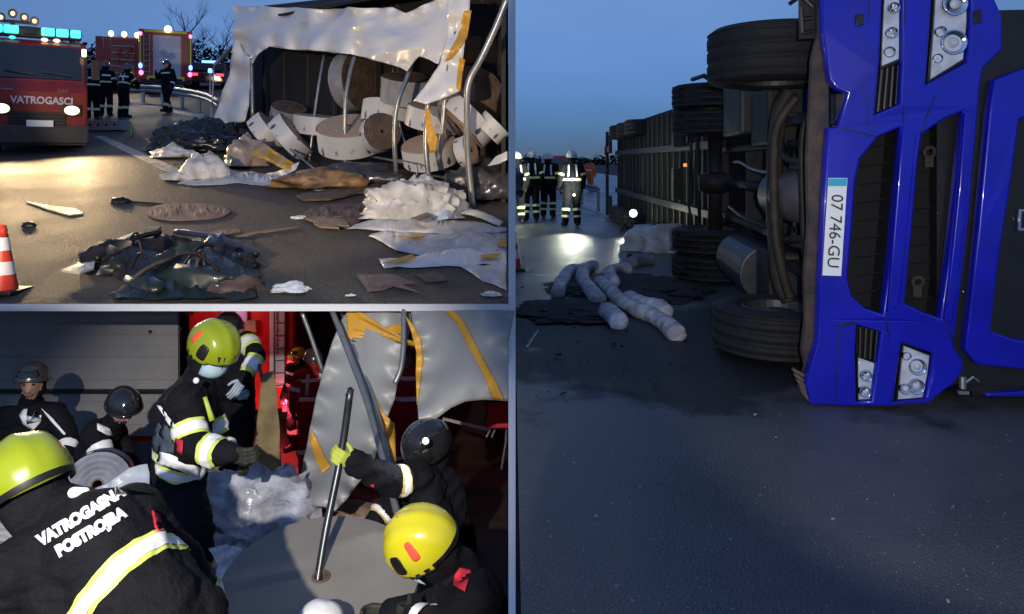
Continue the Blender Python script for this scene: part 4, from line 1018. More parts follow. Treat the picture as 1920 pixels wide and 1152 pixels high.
# ------------------------------------------------------------------ fire engines on the climbing road
def frame_at(base, rz=0.0, pitch=0.0):
    return Matrix.Translation(base) @ Matrix.Rotation(rz, 4, 'Z') @ Matrix.Rotation(pitch, 4, 'X')
SLOPE = math.atan(SL)
def fbox(M_, parent, name, c, s, m, bev=.01, rot=None): q = MB(M_); q.box(c, s, rot); return q.build(name, m, parent, bevel=bev)
def ftext(M_, parent, s, c, size, m, weight=0.0, spacing=1.0, rot=0.0):
    c = Vector(c)
    return put('lettering', text_mesh(s, size, lambda a, b, z: M_ @ (c + Vector((a, -z, b))), .003, spacing=spacing, weight=weight), m, parent)
b = gA(70, 290); E = frame_at(b, R(33), SLOPE * .5) @ Matrix.Diagonal((.86, 1, 1, 1))
en = thing('fire_engine', 'near red fire engine facing the camera with teal light bar and blazing headlights', 'fire engine', b, 'fire engines on the road')
q = MB(E); pr = [(-.02, .28), (-.03, 1.28), (.10, 1.50), (.30, 2.24), (.42, 2.32), (2.1, 2.34), (2.1, .3)]
q.prism(pr, lambda x, y, t: Vector((t - 1.03, x, y)), 2.06); cab = q.build('cab', M_FIRE, en, bevel=.04)
q = MB(E); pr = [(2.16, .5), (2.16, 2.45), (6.2, 2.45), (6.2, .5)]; q.prism(pr, lambda x, y, t: Vector((t - .98, x, y)), 1.96); q.build('equipment_body', M_FIRED, en, bevel=.03)
an = math.atan2(.20, .74)
q = MB(E); q.box((0, .185, 1.88), (1.82, .03, .70), Matrix.Rotation(-an, 3, 'X')); ws = q.build('windscreen', M_GLASS, en, bevel=.01)
for sx in (-.35, .42): fbox(E, ws, 'wiper', (sx, .06, 1.66), (.6, .015, .02), M_BLACK, 0, Matrix.Rotation(.12, 3, 'Y'))
for sx in (-1.0, 1.0): fbox(E, cab, 'pillar', (sx, .18, 1.88), (.08, .06, .74), M_BLACK, .01, Matrix.Rotation(-an, 3, 'X'))
fbox(E, en, 'bumper', (0, -.06, .42), (2.1, .16, .36), mat('dark_grey_bumper', (.05, .045, .045), .6, var=.3), .03)
fbox(E, en, 'grille', (0, -.045, .72), (1.15, .03, .30), M_BLACK, .01)
for k in range(4): fbox(E, en, 'grille_slat', (0, -.066, .62 + .065 * k), (1.1, .02, .018), M_GRIME, .003)
for sx in (-.70, .70):
    q = MB(E); q.box((sx, -.055, .92), (.42, .05, .24)); hl = q.build('headlight', M_BLACK, en, bevel=.02)
    q = MB(E); q.ell((sx, -.09, .92), (.16, .03, .095)); q.build('lens', G_WARM, hl, smooth=True)
    p = E @ Vector((sx, -.2, .92)); lamp('headlight_beam', 'SPOT', p, (p.x + 4.2 + sx, p.y - 9, zA(p.y - 9) + .35), 780, (1, .70, .36), angle=110, blend=.8, size=.1)
    fbox(E, en, 'indicator', (sx * 1.36, -.04, 2.12 if sx > 0 else 2.12), (.10, .04, .16), G_FLOOD if sx > 0 else G_AMBER, .02)
pl = fbox(E, en, 'number_plate', (.05, -.155, .64), (.54, .02, .13), M_PLATE, .004)
ftext(E, en, 'VATROGASCI', (.10, -.04, 1.10), .205, M_TXT, weight=.006)
ftext(E, en, 'DAF', (.52, -.04, 1.31), .10, mat('faint_badge', (.30, .2, .24), .5), spacing=1.2)
fbox(E, en, 'badge_bar', (-.60, -.038, 1.31), (.24, .012, .03), mat('faint_badge', (.30, .2, .24)), .003)
lb = fbox(E, en, 'light_bar', (0, .62, 2.50), (1.86, .32, .22), M_BLACK, .04)
for k, (x, wd) in enumerate(((-.80, .22), (-.52, .30), (-.14, .28), (.22, .28), (.52, .26), (.80, .22))):
    fbox(E, lb, 'beacon_lens', (x, .60, 2.53), (wd, .36, .17), G_TEAL if k != 2 else mat('unlit_smoked_lens', (.02, .05, .06), .2), .03)
for x in (-.5, .15, .40): q = MB(E); q.ell((x, .40, 2.36), (.07, .03, .035)); q.build('marker_lamp', G_TEAL if x < 0 else G_FLOOD, en, smooth=True)
# folded light mast and monitor on the roof
ms = MB(E); ms.tube([(-.55, 1.2, 2.4), (-.5, 1.15, 2.72)], .05, 8); ms.tube([(-.85, 1.15, 2.74), (-.05, 1.15, 2.74)], .035, 8); mo = ms.build('light_mast', mat('mast_bronze', (.3, .18, .11), .5, metal=.4, var=.3), en)
for x, z in ((-.74, 2.80), (-.50, 2.90), (-.26, 2.84), (-.05, 2.78)):
    q = MB(E); q.lathe([(.01, .06), (.09, .05), (.10, -.05), (.08, -.05), (.01, -.02)], (x, 1.1, z), (0, 1, 0), 14); q.build('flood_lamp', mat('mast_bronze', (.3, .18, .11)), mo, smooth=True)
    q = MB(E); q.ell((x, 1.06, z), (.05, .02, .05), 10, 8); q.build('lens', glow('dim_warm_lens', (1, .75, .45), 1.3), mo, smooth=True)
for sx in (-1.22, 1.2):
    q = MB(E); q.tube([(sx * .85, .2, 2.1), (sx, .0, 2.05)], .015, 6); q.box((sx, .0, 1.78), (.18, .08, .42)); q.build('mirror', M_BLACK, en, bevel=.02)
for sx in (-.86, .86):
    for y in (1.0, 4.8): wheel(en, (sx, y, .42), .42, .26, E, axis=(1, 0, 0), out=1 if sx > 0 else -1)
fbox(E, en, 'front_skirt', (0, .04, .26), (2.0, .1, .14), M_BLACK, .01)

# second engine, its lit floodlights and ladder towards us
b = gA(222, 172); E = frame_at(b, R(24), SLOPE * .5) @ Matrix.Diagonal((.85, 1, 1, 1))
e2 = thing('fire_engine', 'middle fire engine with three bright floodlights along its top edge', 'fire engine', b, 'fire engines on the road')
q = MB(E); q.prism([(0, .5), (0, 2.65), (5.5, 2.75), (5.5, .5)], lambda x, y, t: Vector((t - 1.15, x, y)), 2.3); q.build('equipment_body', M_FIRE, e2, bevel=.04)
q = MB(E); q.prism([(5.6, .5), (5.6, 2.5), (6.9, 2.4), (7.2, 1.4), (7.2, .5)], lambda x, y, t: Vector((t - 1.1, x, y)), 2.2); q.build('cab', M_FIRED, e2, bevel=.05)
fbox(E, e2, 'locker', (.25, -.02, 1.55), (1.25, .06, 1.7), mat('bronze_locker', (.28, .13, .08), .5, var=.5, vscale=5), .01)
for k in range(5): fbox(E, e2, 'shelf', (.25, -.06, .9 + .33 * k), (1.2, .08, .05), M_STEEL, .005)
for x, z in ((.1, 2.05), (.45, 1.9), (.62, 2.2), (-.05, 1.6), (.5, 1.35), (.2, 1.2)): q = MB(E); q.caps((x, -.12, z), (x, -.12, z - .22), .07, .05, 10, 3); q.build('stowed_gear', M_FIRED if z > 2 else M_CARD, e2)
for x in (-.35, .32, .98):
    q = MB(E); q.lathe([(.02, .1), (.14, .08), (.16, -.06), (.02, -.06)], (x, .05, 2.80), (0, 1, 0), 16); fl = q.build('flood_lamp', M_BLACK, e2)
    q = MB(E); q.ell((x, -.05, 2.80), (.145, .05, .145)); q.build('lens', G_FLOOD, fl, smooth=True)
for x, z in ((.55, .92), (1.25, .85)): q = MB(E); q.ell((x, -.12, z), (.13, .05, .10)); q.build('tail_lamp', G_WARM, e2, smooth=True)
for sx in (-.95, .95):
    for y in (1.2, 5.9): wheel(e2, (sx, y, .48), .48, .3, E, axis=(1, 0, 0), grooves=False)
q = MB(E)
for sx in (-.75, -.4): q.tube([(sx, .1, .7), (sx, .0, 2.6)], .03, 6)
for k in range(7): q.tube([(-.75, .05, .9 + .26 * k), (-.4, .05, .9 + .26 * k)], .02, 5)
q.build('ladder', M_STEEL, e2)
lamp('engine_flood', 'SPOT', E @ Vector((0, -.6, 2.8)), tuple(gA(300, 220)), 500, (1, .85, .6), angle=110, blend=.6, size=.3)

# third engine, rear view with the shutter
b = gA(311, 178); E = frame_at(b, R(24), SLOPE * .5) @ Matrix.Diagonal((.92, 1, 1.12, 1)); W3 = 2.42
e3 = thing('fire_engine', 'far fire engine seen from behind with silver shutter and yellow outline', 'fire engine', b, 'fire engines on the road')
q = MB(E); q.prism([(0, .62), (0, 2.62), (6.0, 2.62), (6.0, .62)], lambda x, y, t: Vector((t - W3 / 2, x, y)), W3); q.build('equipment_body', M_FIRED, e3, bevel=.05)
q = MB(E); q.prism([(6.05, .6), (6.05, 2.5), (7.2, 2.45), (7.6, 1.4), (7.6, .6)], lambda x, y, t: Vector((t - 1.15, x, y)), 2.3); q.build('cab', M_FIRED, e3, bevel=.05)
sh = fbox(E, e3, 'shutter', (.06, -.02, 1.55), (1.26, .05, 1.68), M_SHUT, .01)
for k in range(16): fbox(E, sh, 'shutter_slat', (.06, -.05, .75 + .104 * k), (1.22, .014, .09), M_SHUT, .004)
ftext(E, e3, 'VATROGASCI', (.05, -.07, 1.78), .215, mat('white_letters', (.85, .8, .86), .5), weight=.006)
fbox(E, e3, 'top_marking', (0, -.03, 2.55), (1.9, .03, .09), M_YEL, .003)
for sx in (-1, 1):
    fbox(E, e3, 'side_marking', (sx * 1.13, -.03, 1.75), (.06, .03, 1.2), M_YEL, .003)
    fbox(E, e3, 'corner_panel', (sx * .94, -.03, 1.55), (.28, .03, 1.9), M_FIRE, .01)
    q = MB(E); q.ell((sx * 1.13, -.06, 1.14), (.09, .05, .11)); q.build('beacon', G_BLUE, e3, smooth=True)
    q = MB(E); q.ell((sx * 1.10, -.06, .86), (.10, .05, .10)); q.build('tail_lamp', G_PINK, e3, smooth=True)
    q = MB(E); q.ell((sx * 1.12, -.04, 2.42), (.08, .04, .08)); q.build('marker_lamp', G_PINK, e3, smooth=True)
    for a, c_ in (((.52, .70), (.64, .09)), ((.98, .53), (.36, .09)), ((.80, .60), (.09, .2))):
        fbox(E, e3, 'step_marking', (sx * a[0], -.05, a[1]), (c_[0], .04, c_[1]), M_YEL, .003)
    for y in (1.2, 5.5): wheel(e3, (sx * 1.0, y, .5), .5, .3, E, axis=(1, 0, 0), grooves=False)
q = MB(E)
for sx in (-.98, -.72): q.tube([(sx, -.06, .8), (sx, -.06, 2.4)], .022, 6)
for k in range(7): q.tube([(-.98, -.06, .9 + .22 * k), (-.72, -.06, .9 + .22 * k)], .016, 5)
q.build('ladder', M_STEEL, e3)
q = MB(E); q.ell((.1, -.08, 2.66), (.17, .06, .14)); q.build('flood_lamp', G_FLOOD, e3, smooth=True)
fbox(E, e3, 'rear_bumper', (0, .05, .5), (2.3, .25, .16), M_BLACK, .02)
lamp('rear_flood', 'SPOT', E @ Vector((.1, -.5, 2.7)), tuple(gA(310, 215)), 260, (1, .86, .62), angle=110, blend=.6, size=.2)

# police car with its tail lamps on
b = gA(388, 168); E = frame_at(b, R(18), SLOPE * .6)
pc = thing('parked_car', 'dark car with lit red tail lamps right of the far fire engine', 'car', b)
q = MB(E); q.prism([(0, .35), (0, .85), (.5, .92), (.9, 1.38), (2.6, 1.40), (3.3, .95), (4.2, .85), (4.2, .35)], lambda x, y, t: Vector((t - .85, x, y)), 1.7); q.build('body', mat('dark_maroon_paint', (.10, .01, .02), .3, coat=.5), pc, bevel=.06)
q = MB(E); q.box((0, .66, 1.16), (1.3, .03, .45), Matrix.Rotation(-.75, 3, 'X')); q.build('rear_window', M_GLASS, pc)
for sx in (-.62, .62):
    fbox(E, pc, 'tail_lamp', (sx, -.02, .76), (.38, .05, .13), G_REDL, .02)
    for y in (.8, 3.4): wheel(pc, (sx * 1.2, y, .32), .32, .2, E, axis=(1, 0, 0), grooves=False)
q = MB(E); q.box((.1, 1.5, 1.47), (.9, .2, .12)); q.build('roof_beacon', G_BLUE, pc, bevel=.03)
bp = thing('beacon_pole', 'thin pole with a blue flashing lamp beside the tarpaulin corner', 'beacon', gA(394, 190))
b = gA(394, 190); q = MB(); q.tube([b, b + Vector((0, 0, 1.15))], .03, 8); q.build('pole', M_STEEL, bp)
q = MB(); q.lathe([(.02, 0), (.08, 0), (.08, .12), (.05, .17), (.004, .18)], b + Vector((0, 0, 1.15)), (0, 0, 1), 14); q.build('beacon_lens', G_BLUE, bp, smooth=True)
# guard rail at the roadside
gr_ = thing('guard_rail', 'pale steel guard rail curving towards the torn tarpaulin', 'guard rail', gA(330, 205))
pts = curve([gA(236, 192, .62), gA(285, 193, .62), gA(340, 202, .64), (gA(385, 216, .66)), gA(412, 236, .66)], 6)
q = MB(); q.tube(pts, .07, 8); q.tube([p - Vector((0, 0, .14)) for p in pts], .07, 8); q.build('beam', M_STEEL, gr_, smooth=True)
for p in pts[::4]: q = MB(); q.box((p.x, p.y + .08, zA(p.y) + .3), (.09, .12, .62)); q.build('post', M_STEEL, gr_)

# ------------------------------------------------------------------ crew by the engines
SA = [('torso', .25, .36, 2), ('torso', .66, .76, 1), ('armUL', .6, .8, 2), ('armUR', .6, .8, 2), ('legLL', .35, .55, 2), ('legLR', .35, .55, 2)]
person('firefighter standing beside the near engine, left of the pair, back to the camera', stand(gA(198, 218), R(10), 1.7), bands=SA, helm=M_HELM_S, hkind='round', group='crew by the fire engines')
person('firefighter with silver braces bending beside the white printed carton', stand(gA(231, 221), R(-30), 1.7, dict(head=(.02, .16, 1.55), neck=(0, .1, 1.42), chest=(0, .05, 1.22), shL=(-.19, .08, 1.36), shR=(.19, .08, 1.36), elL=(-.24, .24, 1.15), wrL=(-.12, .42, 1.05), elR=(.26, .24, 1.15), wrR=(.14, .42, 1.05))), bands=SA, braces=1, helm=M_HELM_S, hkind='round', group='crew by the fire engines')
person('firefighter partly hidden behind the right side of the near engine', stand(gA(173, 224), R(40), 1.65), bands=SA, helm=M_HELM_K, hkind='round', group='crew by the fire engines')
person('firefighter walking in front of the silver shutter of the far engine', stand(gA(314, 212), R(160), 1.72, dict(knL=(-.12, .14, .52), anL=(-.1, .2, .1), toeL=(-.1, .38, .06), knR=(.1, -.04, .5), anR=(.12, -.25, .12), toeR=(.12, -.08, .05), elR=(.3, .12, 1.2), wrR=(.2, .3, 1.3))), bands=[('torso', .7, .8, 2), ('legLL', .5, .72, 2), ('legLR', .5, .72, 2), ('armLL', .5, .7, 1)], helm=M_HELM_K, hkind='round', group='crew by the fire engines')

# ------------------------------------------------------------------ overturned trailer: hanging tarpaulin, bent roof bows, dark inside
tr = thing('overturned_trailer', 'torn open trailer on its side with white tarpaulin hanging over bent steel bows', 'trailer', gA(650, 330))
main_t = [(440, 12, 19.0), (475, 12, 18.0), (520, 15, 16.8), (600, 18, 15), (700, 17, 13.2), (738, 16, 12.7), (762, 26, 12.3), (800, 10, 11.7), (832, -4, 11.2), (878, -12, 10.6),
          (872, 40, 10.5), (862, 80, 10.5), (848, 118, 10.7), (820, 122, 11), (806, 114, 11.2), (788, 108, 11.5), (778, 118, 11.6), (765, 136, 11.7), (752, 128, 11.9), (720, 118, 12.4), (660, 104, 13.4),
          (600, 99, 14.5), (540, 93, 15.8), (506, 88, 16.7), (490, 104, 17.0), (476, 122, 17.3), (466, 104, 17.8), (452, 96, 18.2), (443, 98, 18.6)]
put('tarpaulin', drape(main_t, 6, .17, (.7, 1.9), (1, 0, 0), 3, .004), M_TARP, tr, smooth=True)
flap_t = [(838, -10, 10.7), (882, -12, 10.4), (880, 20, 10.3), (870, 90, 10.2), (862, 172, 10.2), (830, 186, 10.4), (800, 197, 10.5), (777, 190, 10.7), (800, 160, 10.7), (826, 122, 10.7), (840, 60, 10.7)]
put('tarpaulin_flap', drape(flap_t, 8, .10, (3.2, .8), (1, 0, .2), 5), M_TARP, tr, smooth=True)
put('tarpaulin_flap', drape([(443, 60, 18.4), (456, 96, 18.0), (472, 110, 17.6), (470, 200, 17.4), (462, 228, 17.2), (412, 240, 17.8), (394, 236, 18.4), (414, 190, 18.4), (430, 140, 18.4)], 10, .10, (2.0, .7), (1, 0, .3), 9), M_TARP, tr, smooth=True)
for i, pl_ in enumerate((
        [(870, 20, 10.2), (884, 18, 10.2), (876, 70, 10.1), (866, 84, 10.1), (848, 112, 10.15), (834, 118, 10.2), (858, 70, 10.2)],
        [(862, 108, 10.05), (872, 112, 10.05), (864, 172, 10.05), (856, 166, 10.08)],
        [(797, 205, 10.4), (806, 204, 10.4), (812, 236, 10.35), (822, 262, 10.3), (818, 284, 10.25), (808, 286, 10.3), (801, 262, 10.35)])):
    put('orange_border', drape(pl_, 7, .10, (3.2, .8), (1, 0, .2), 5, ref=flap_t if i < 2 else None, off=.03), M_ORANGE, tr, smooth=True)
bows = [([(608, 104, 14.6), (600, 150, 14.4), (592, 200, 14.3), (586, 250, 14.2), (580, 303, 14.2)], .03), ([(664, 108, 12.8), (655, 145, 12.6), (648, 190, 12.5), (647, 260, 12.5), (648, 332, 12.6)], .034),
        ([(776, 110, 11.8), (762, 150, 11.7), (748, 185, 11.6), (741, 225, 11.6), (740, 280, 11.6), (746, 348, 11.8)], .037), ([(836, 90, 10.9), (824, 130, 10.8), (806, 180, 10.7), (799, 240, 10.7), (800, 300, 10.7), (810, 375, 10.8)], .038),
        ([(856, 60, 10.6), (842, 120, 10.6), (836, 170, 10.5), (830, 240, 10.5), (822, 305, 10.6)], .034), ([(952, -4, 9.9), (930, 50, 9.95), (902, 110, 10), (880, 152, 10), (875, 200, 10.05), (878, 300, 10.2), (887, 392, 10.25)], .044),
        ([(737, 128, 13.2), (735, 190, 13.2)], .016), ([(748, 228, 12.0), (760, 270, 11.9), (775, 312, 11.8)], .012), ([(440, 84, 18.6), (420, 105, 18.9), (401, 124, 19)], .05), ([(401, 124, 19), (398, 200, 19)], .02), ([(545, 280, 13.6), (590, 318, 12.9)], .02), ([(472, 110, 17.4), (474, 222, 17.2)], .05)]
for pts, r in bows: q = MB(); q.tube(curve([at(*p) for p in pts], 5), r, 8); q.build('roof_bow', M_STEEL, tr, smooth=True)
M_IN = mat('dark_trailer_inside', (.022, .019, .018), .75, var=.35, vscale=1.5)  # the shade inside is put into this dark brown-grey
q = MB()                                                  # back side (the lorry's side wall, now behind) and the ceiling above
A0, A1 = at(446, 250, 20.6), at(953, 400, 11.6)
for (p0, p1, z0, z1) in ((A0, A1, 0, 1),):
    n = 12; vs = []; fs = []
    for i in range(n + 1):
        p = A0.lerp(A1, i / n); g = zA(p.y); vs += [(p.x, p.y, g - .1), (p.x, p.y, g + 3.2)]
    q.add(vs, [(2 * i, 2 * i + 1, 2 * i + 3, 2 * i + 2) for i in range(n)])
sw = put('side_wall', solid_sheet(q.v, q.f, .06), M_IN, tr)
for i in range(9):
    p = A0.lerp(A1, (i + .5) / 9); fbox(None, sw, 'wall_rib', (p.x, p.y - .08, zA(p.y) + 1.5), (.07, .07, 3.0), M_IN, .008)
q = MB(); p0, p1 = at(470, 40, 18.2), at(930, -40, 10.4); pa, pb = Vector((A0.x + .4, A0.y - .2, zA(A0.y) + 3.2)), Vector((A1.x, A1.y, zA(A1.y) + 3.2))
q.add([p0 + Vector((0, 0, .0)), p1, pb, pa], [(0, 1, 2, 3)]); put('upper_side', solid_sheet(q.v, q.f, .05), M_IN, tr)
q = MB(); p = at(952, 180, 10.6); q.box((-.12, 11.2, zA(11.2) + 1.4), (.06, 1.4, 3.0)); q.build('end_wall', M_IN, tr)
for z in (.5, .62): q = MB(); q.tube([at(690, 300, 13) + Vector((0, 0, z - .55)), at(952, 350, 10.8) + Vector((0, 0, z - .55))], .022, 6); q.build('lashing_rail', M_STEEL, tr)
# dark inner panels behind the row of bows
# ------------------------------------------------------------------ spilled rolls of printed wrapper
def roll(label, c, axis, r, w_, core=.045, name='paper_roll', wrap=M_PRINT, sidem=M_ROLL, nm=15):
    axis = Vector(axis).normalized(); c = Vector(c); t = thing(name, label, 'paper roll', c, 'spilled rolls of printed wrapper')
    h = w_ / 2
    prof = [(core, -h), (core, h)]
    steps = 9
    for k in range(steps): rr = core + (r - .012 - core) * (k + 1) / steps; prof += [(rr, h + .004 * (k % 2)), ]
    for k in range(steps, 0, -1): rr = core + (r - .012 - core) * k / steps; prof += [(rr, -h - .004 * (k % 2))]
    m = MB(); m.lathe(prof, c, axis, 40); m.build('wound_layers', sidem, t)
    seg = 48; u = axis.orthogonal().normalized(); w2 = axis.cross(u); vs = []; fs = []
    for k in range(seg + 1):
        a = 2 * math.pi * k / seg
        for j in range(4): vs.append(c + axis * (-h + w_ * j / 3) + (u * math.cos(a) + w2 * math.sin(a)) * (r + .006 * nz((a * 2, j, r), 1, 3)))
    for k in range(seg):
        for j in range(3): q0 = k * 4 + j; fs.append((q0, q0 + 1, q0 + 5, q0 + 4))
    me = bpy.data.meshes.new('w'); me.from_pydata([tuple(v) for v in vs], [], fs); uvl = me.uv_layers.new()
    for p in me.polygons:
        for li in p.loop_indices:
            vi = me.loops[li].vertex_index; uvl.data[li].uv = ((vi // 4) / seg * nm, (vi % 4) / 3 + .0)
    put('wrapper', me, wrap, t, smooth=True)
    m = MB(); m.lathe([(core * .75, -h - .006), (core * .75, h + .006), (core, h + .006), (core, -h - .006)], c, axis, 18); m.build('core', M_CARDD, t); return t
U = Vector((0, -SL, 1)).normalized()
roll('brown topped roll lying flat in the middle of the trailer opening', at(656, 256, 12.9) , (.0, -.46, 1), .55, .40)
roll('roll lying flat and tilted behind the middle one, under the third bow', at(735, 214, 13.2), (.1, .12, 1), .53, .36)
roll('white printed roll leaning on edge behind the gold film', at(502, 250, 14.6), (.75, .05, .62), .42, .30)
roll('second leaning white roll next to the gold film', at(546, 258, 14.2), (.72, .05, .6), .48, .30)
roll('roll half buried behind the two leaning white ones', at(596, 234, 14.6), (.1, -.1, 1), .48, .34)
roll('brown topped roll sunk low behind the orange strip', at(806, 286, 11.6), (-.12, -.42, 1), .43, .30)
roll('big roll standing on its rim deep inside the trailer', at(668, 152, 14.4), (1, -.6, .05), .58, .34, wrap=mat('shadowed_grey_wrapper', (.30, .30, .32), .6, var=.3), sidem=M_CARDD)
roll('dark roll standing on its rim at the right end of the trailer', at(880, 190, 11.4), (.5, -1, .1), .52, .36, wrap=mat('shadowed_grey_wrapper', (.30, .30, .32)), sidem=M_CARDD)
roll('white printed roll sloping down behind the rightmost bow', at(878, 226, 10.75), (.62, .1, .62), .44, .26)
roll('printed roll wedged against the dark end wall', at(922, 240, 10.6), (.6, .0, .6), .24, .22)
roll('printed roll lying behind the orange strip and the fourth bow', at(815, 222, 12.0), (.2, -.2, 1), .46, .32)
roll('small blue white roll standing at the foot of the rightmost bow', at(874, 284, 10.6), (.9, -.4, .3), .22, .16)
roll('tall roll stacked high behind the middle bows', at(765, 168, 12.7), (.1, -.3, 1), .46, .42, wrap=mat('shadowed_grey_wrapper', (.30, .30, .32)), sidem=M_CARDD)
roll('grubby roll on its rim between the third and fourth bow', at(712, 250, 12.5), (.5, -.9, .2), .32, .26, sidem=M_CARDD)
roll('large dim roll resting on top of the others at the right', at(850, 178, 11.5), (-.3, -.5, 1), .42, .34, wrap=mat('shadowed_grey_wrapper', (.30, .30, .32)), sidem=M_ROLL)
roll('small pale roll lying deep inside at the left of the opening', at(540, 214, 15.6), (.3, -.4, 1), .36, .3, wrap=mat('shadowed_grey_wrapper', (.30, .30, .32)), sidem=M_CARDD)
# carton by the crew
cb = gA(200, 245); t = thing('printed_carton', 'long white printed carton on the road beside the near fire engine', 'carton', cb)
m = MB(Matrix.Translation(cb) @ Matrix.Rotation(R(-4), 4, 'Z')); m.box((0, 0, .13), (1.0, .35, .26)); m.build('box', mat('grey_white_carton', (.5, .5, .53), .6, var=.15), t, bevel=.012)
for k in range(4): m = MB(Matrix.Translation(cb) @ Matrix.Rotation(R(-4), 4, 'Z')); m.box((-.34 + .22 * k, -.178, .14), (.06, .006, .06)); m.build('printed_mark', M_INK, t)
bt = thing('glass_bottle', 'small green glass bottle standing on the road right of the carton', 'bottle', gA(246, 256))
m = MB(); m.lathe([(.004, 0), (.045, 0), (.045, .16), (.02, .21), (.018, .27), (.004, .27)], gA(246, 256), (0, 0, 1), 14); m.build('body', mat('green_glass', (.08, .2, .13), .15), bt, smooth=True)

# ------------------------------------------------------------------ debris on the climbing road
def debris(name, label, cat, me, m, base, group=None, smooth=False): return tag(put(name, me, m, None, tuple(base), smooth), label, cat, group)
GH = 'torn sheets and film on the climbing road'
debris('black_sheet', 'crumpled black plastic sheet heaped at the left end of the trailer', 'plastic sheet', heap(gA(375, 284), (.95, .5, .52), .5, 5, 5, 2.6), mat('black_green_film', (.012, .016, .017), .25, var=.4, coat=.4, bump=.4, bscale=12), gA(375, 284), GH)
debris('torn_sheet', 'pale torn sheet sticking up left of the black plastic', 'torn sheet', drape([(268, 258, 17.6), (286, 262, 17.0), (312, 246, 17.4), (326, 236, 17.4), (318, 252, 16.8), (350, 240, 16.8), (372, 236, 16.8), (350, 256, 16.2), (310, 268, 16.2), (284, 268, 16.6)], 9, .12, (2, 2), (1, 0, 1), 31), M_TARPD, gA(310, 268), GH)
debris('crumpled_film', 'small pinkish white crumpled film on the road left of the white bag', 'film', heap(gA(324, 296), (.34, .24, .20), .6, 6, 4, 3.4), M_TARPD, gA(324, 296), GH)
debris('crumpled_film', 'tall crumpled white bag standing before the gold film', 'film', heap(gA(388, 336), (.33, .28, .38), .55, 7, 4, 3.0), M_TARPD, gA(388, 336), GH)
debris('crumpled_film', 'small white crumpled scrap left of the tall white bag', 'film', heap(gA(338, 338), (.26, .2, .12), .6, 8, 4, 3.4), M_TARPD, gA(338, 338), GH)
debris('crumpled_film', 'brownish clear film bunched up beside the gold film', 'film', heap(gA(462, 312), (.36, .3, .42), .6, 9, 4, 3.6), mat('brown_tinted_film', (.42, .34, .28), .25, var=.4, bump=.6, bscale=16), gA(462, 312), GH)
debris('torn_sheet', 'long muddy white sheet lying along the front of the debris', 'torn sheet', flat_sheet([(332, 346), (372, 330), (430, 322), (520, 330), (560, 340), (610, 350), (660, 356), (640, 364), (560, 354), (470, 348), (390, 350)], gA, 8, .12, 4.0, 11, .003, rag=4), M_TARPD, gA(480, 350), GH)
debris('gold_film', 'shiny golden film sliding out below the leaning rolls', 'film', drape([(476, 268, 13.8), (490, 262, 13.9), (520, 285, 13.4), (556, 308, 12.9), (552, 318, 12.7), (530, 316, 12.7), (500, 300, 13.1), (478, 290, 13.4)], 8, .16, (2, 2), (1, 0, 1), 32), M_GOLD, gA(515, 318), GH)
debris('crumpled_film', 'brown and yellow shredded packing below the second bow', 'film', heap(gA(620, 352), (.75, .42, .22), .6, 10, 4, 4.2), mat('brown_yellow_shreds', (.38, .23, .09), .5, color2=(.12, .07, .05), vscale=5, bump=.6, bscale=14), gA(620, 352), GH)
debris('torn_sheet', 'curled cream strip in front of the gold film', 'torn sheet', drape([(500, 326, 12.9), (520, 322, 12.9), (545, 312, 12.8), (562, 304, 12.8), (556, 318, 12.6), (535, 330, 12.5), (510, 332, 12.7)], 8, .05, (2, 2), (1, 0, 1), 35), M_TARP, gA(530, 332), GH)
GB = 'broken boards and cardboard on the climbing road'
def board(label, poly, h0, m, th=.02, seed=1, name='broken_board'): return debris(name, label, 'board', flat_sheet(poly, lambda x, y: gA(x, y, h0), 12, .05, 2.5, seed, th, rag=2.5), m, gA(*poly[0]), GB)
board('long grey brown board under the bows, curling at its right end', [(556, 374), (600, 366), (680, 356), (728, 336), (732, 346), (700, 366), (620, 380), (570, 382)], .02, M_CARDD, .03, 2)
board('dark wet cardboard sheet left of the white crumpled film', [(556, 410), (590, 392), (640, 386), (702, 388), (690, 410), (660, 430), (600, 426)], .0, M_CARDD, .02, 3)
board('brown cardboard flap in front of the dark cardboard', [(572, 418), (640, 414), (655, 432), (610, 432)], .03, M_CARD, .02, 4)
board('small torn brown board below the cardboard flap', [(588, 428), (630, 432), (636, 437), (600, 434)], .03, M_CARD, .02, 5)
board('round brown cardboard disc lying flat on the open road', smooth_poly([(268, 404), (290, 388), (340, 384), (400, 386), (438, 398), (420, 410), (360, 417), (300, 416)], 2), .0, mat('worn_pale_cardboard', (.30, .2, .15), .8, color2=(.2, .13, .1), vscale=4, bump=.3), .015, 6, 'cardboard_disc')
board('thin brown cardboard strip below the round disc', [(380, 442), (410, 436), (445, 432), (452, 437), (420, 444)], .0, M_CARD, .012, 7)
board('torn brown cardboard piece near the bottom edge of the road', [(668, 518), (740, 520), (776, 534), (724, 540), (722, 546), (690, 550)], .0, mat('worn_pale_cardboard', (.3, .2, .15)), .012, 8)
board('dim cardboard scrap right of the torn piece at the bottom', [(776, 518), (820, 514), (840, 530), (800, 534)], .0, M_CARDD, .012, 9)
board('long narrow pale strip on the glittering road at left', [(48, 381), (80, 386), (140, 394), (157, 403), (130, 407), (90, 396)], .0, mat('pale_yellow_strip', (.55, .5, .34), .5, var=.2), .015, 10, 'plastic_strip')
board('thin pale strip lying along the dark joint right of the disc strip', [(440, 446), (520, 432), (560, 428), (520, 436)], .0, M_CARD, .01, 12)
o = debris('black_strap', 'black tangled strap trailing across the road above the disc', 'strap', heap(gA(226, 382), (.12, .08, .07), .5, 3, 3), M_BLACK, gA(226, 382))
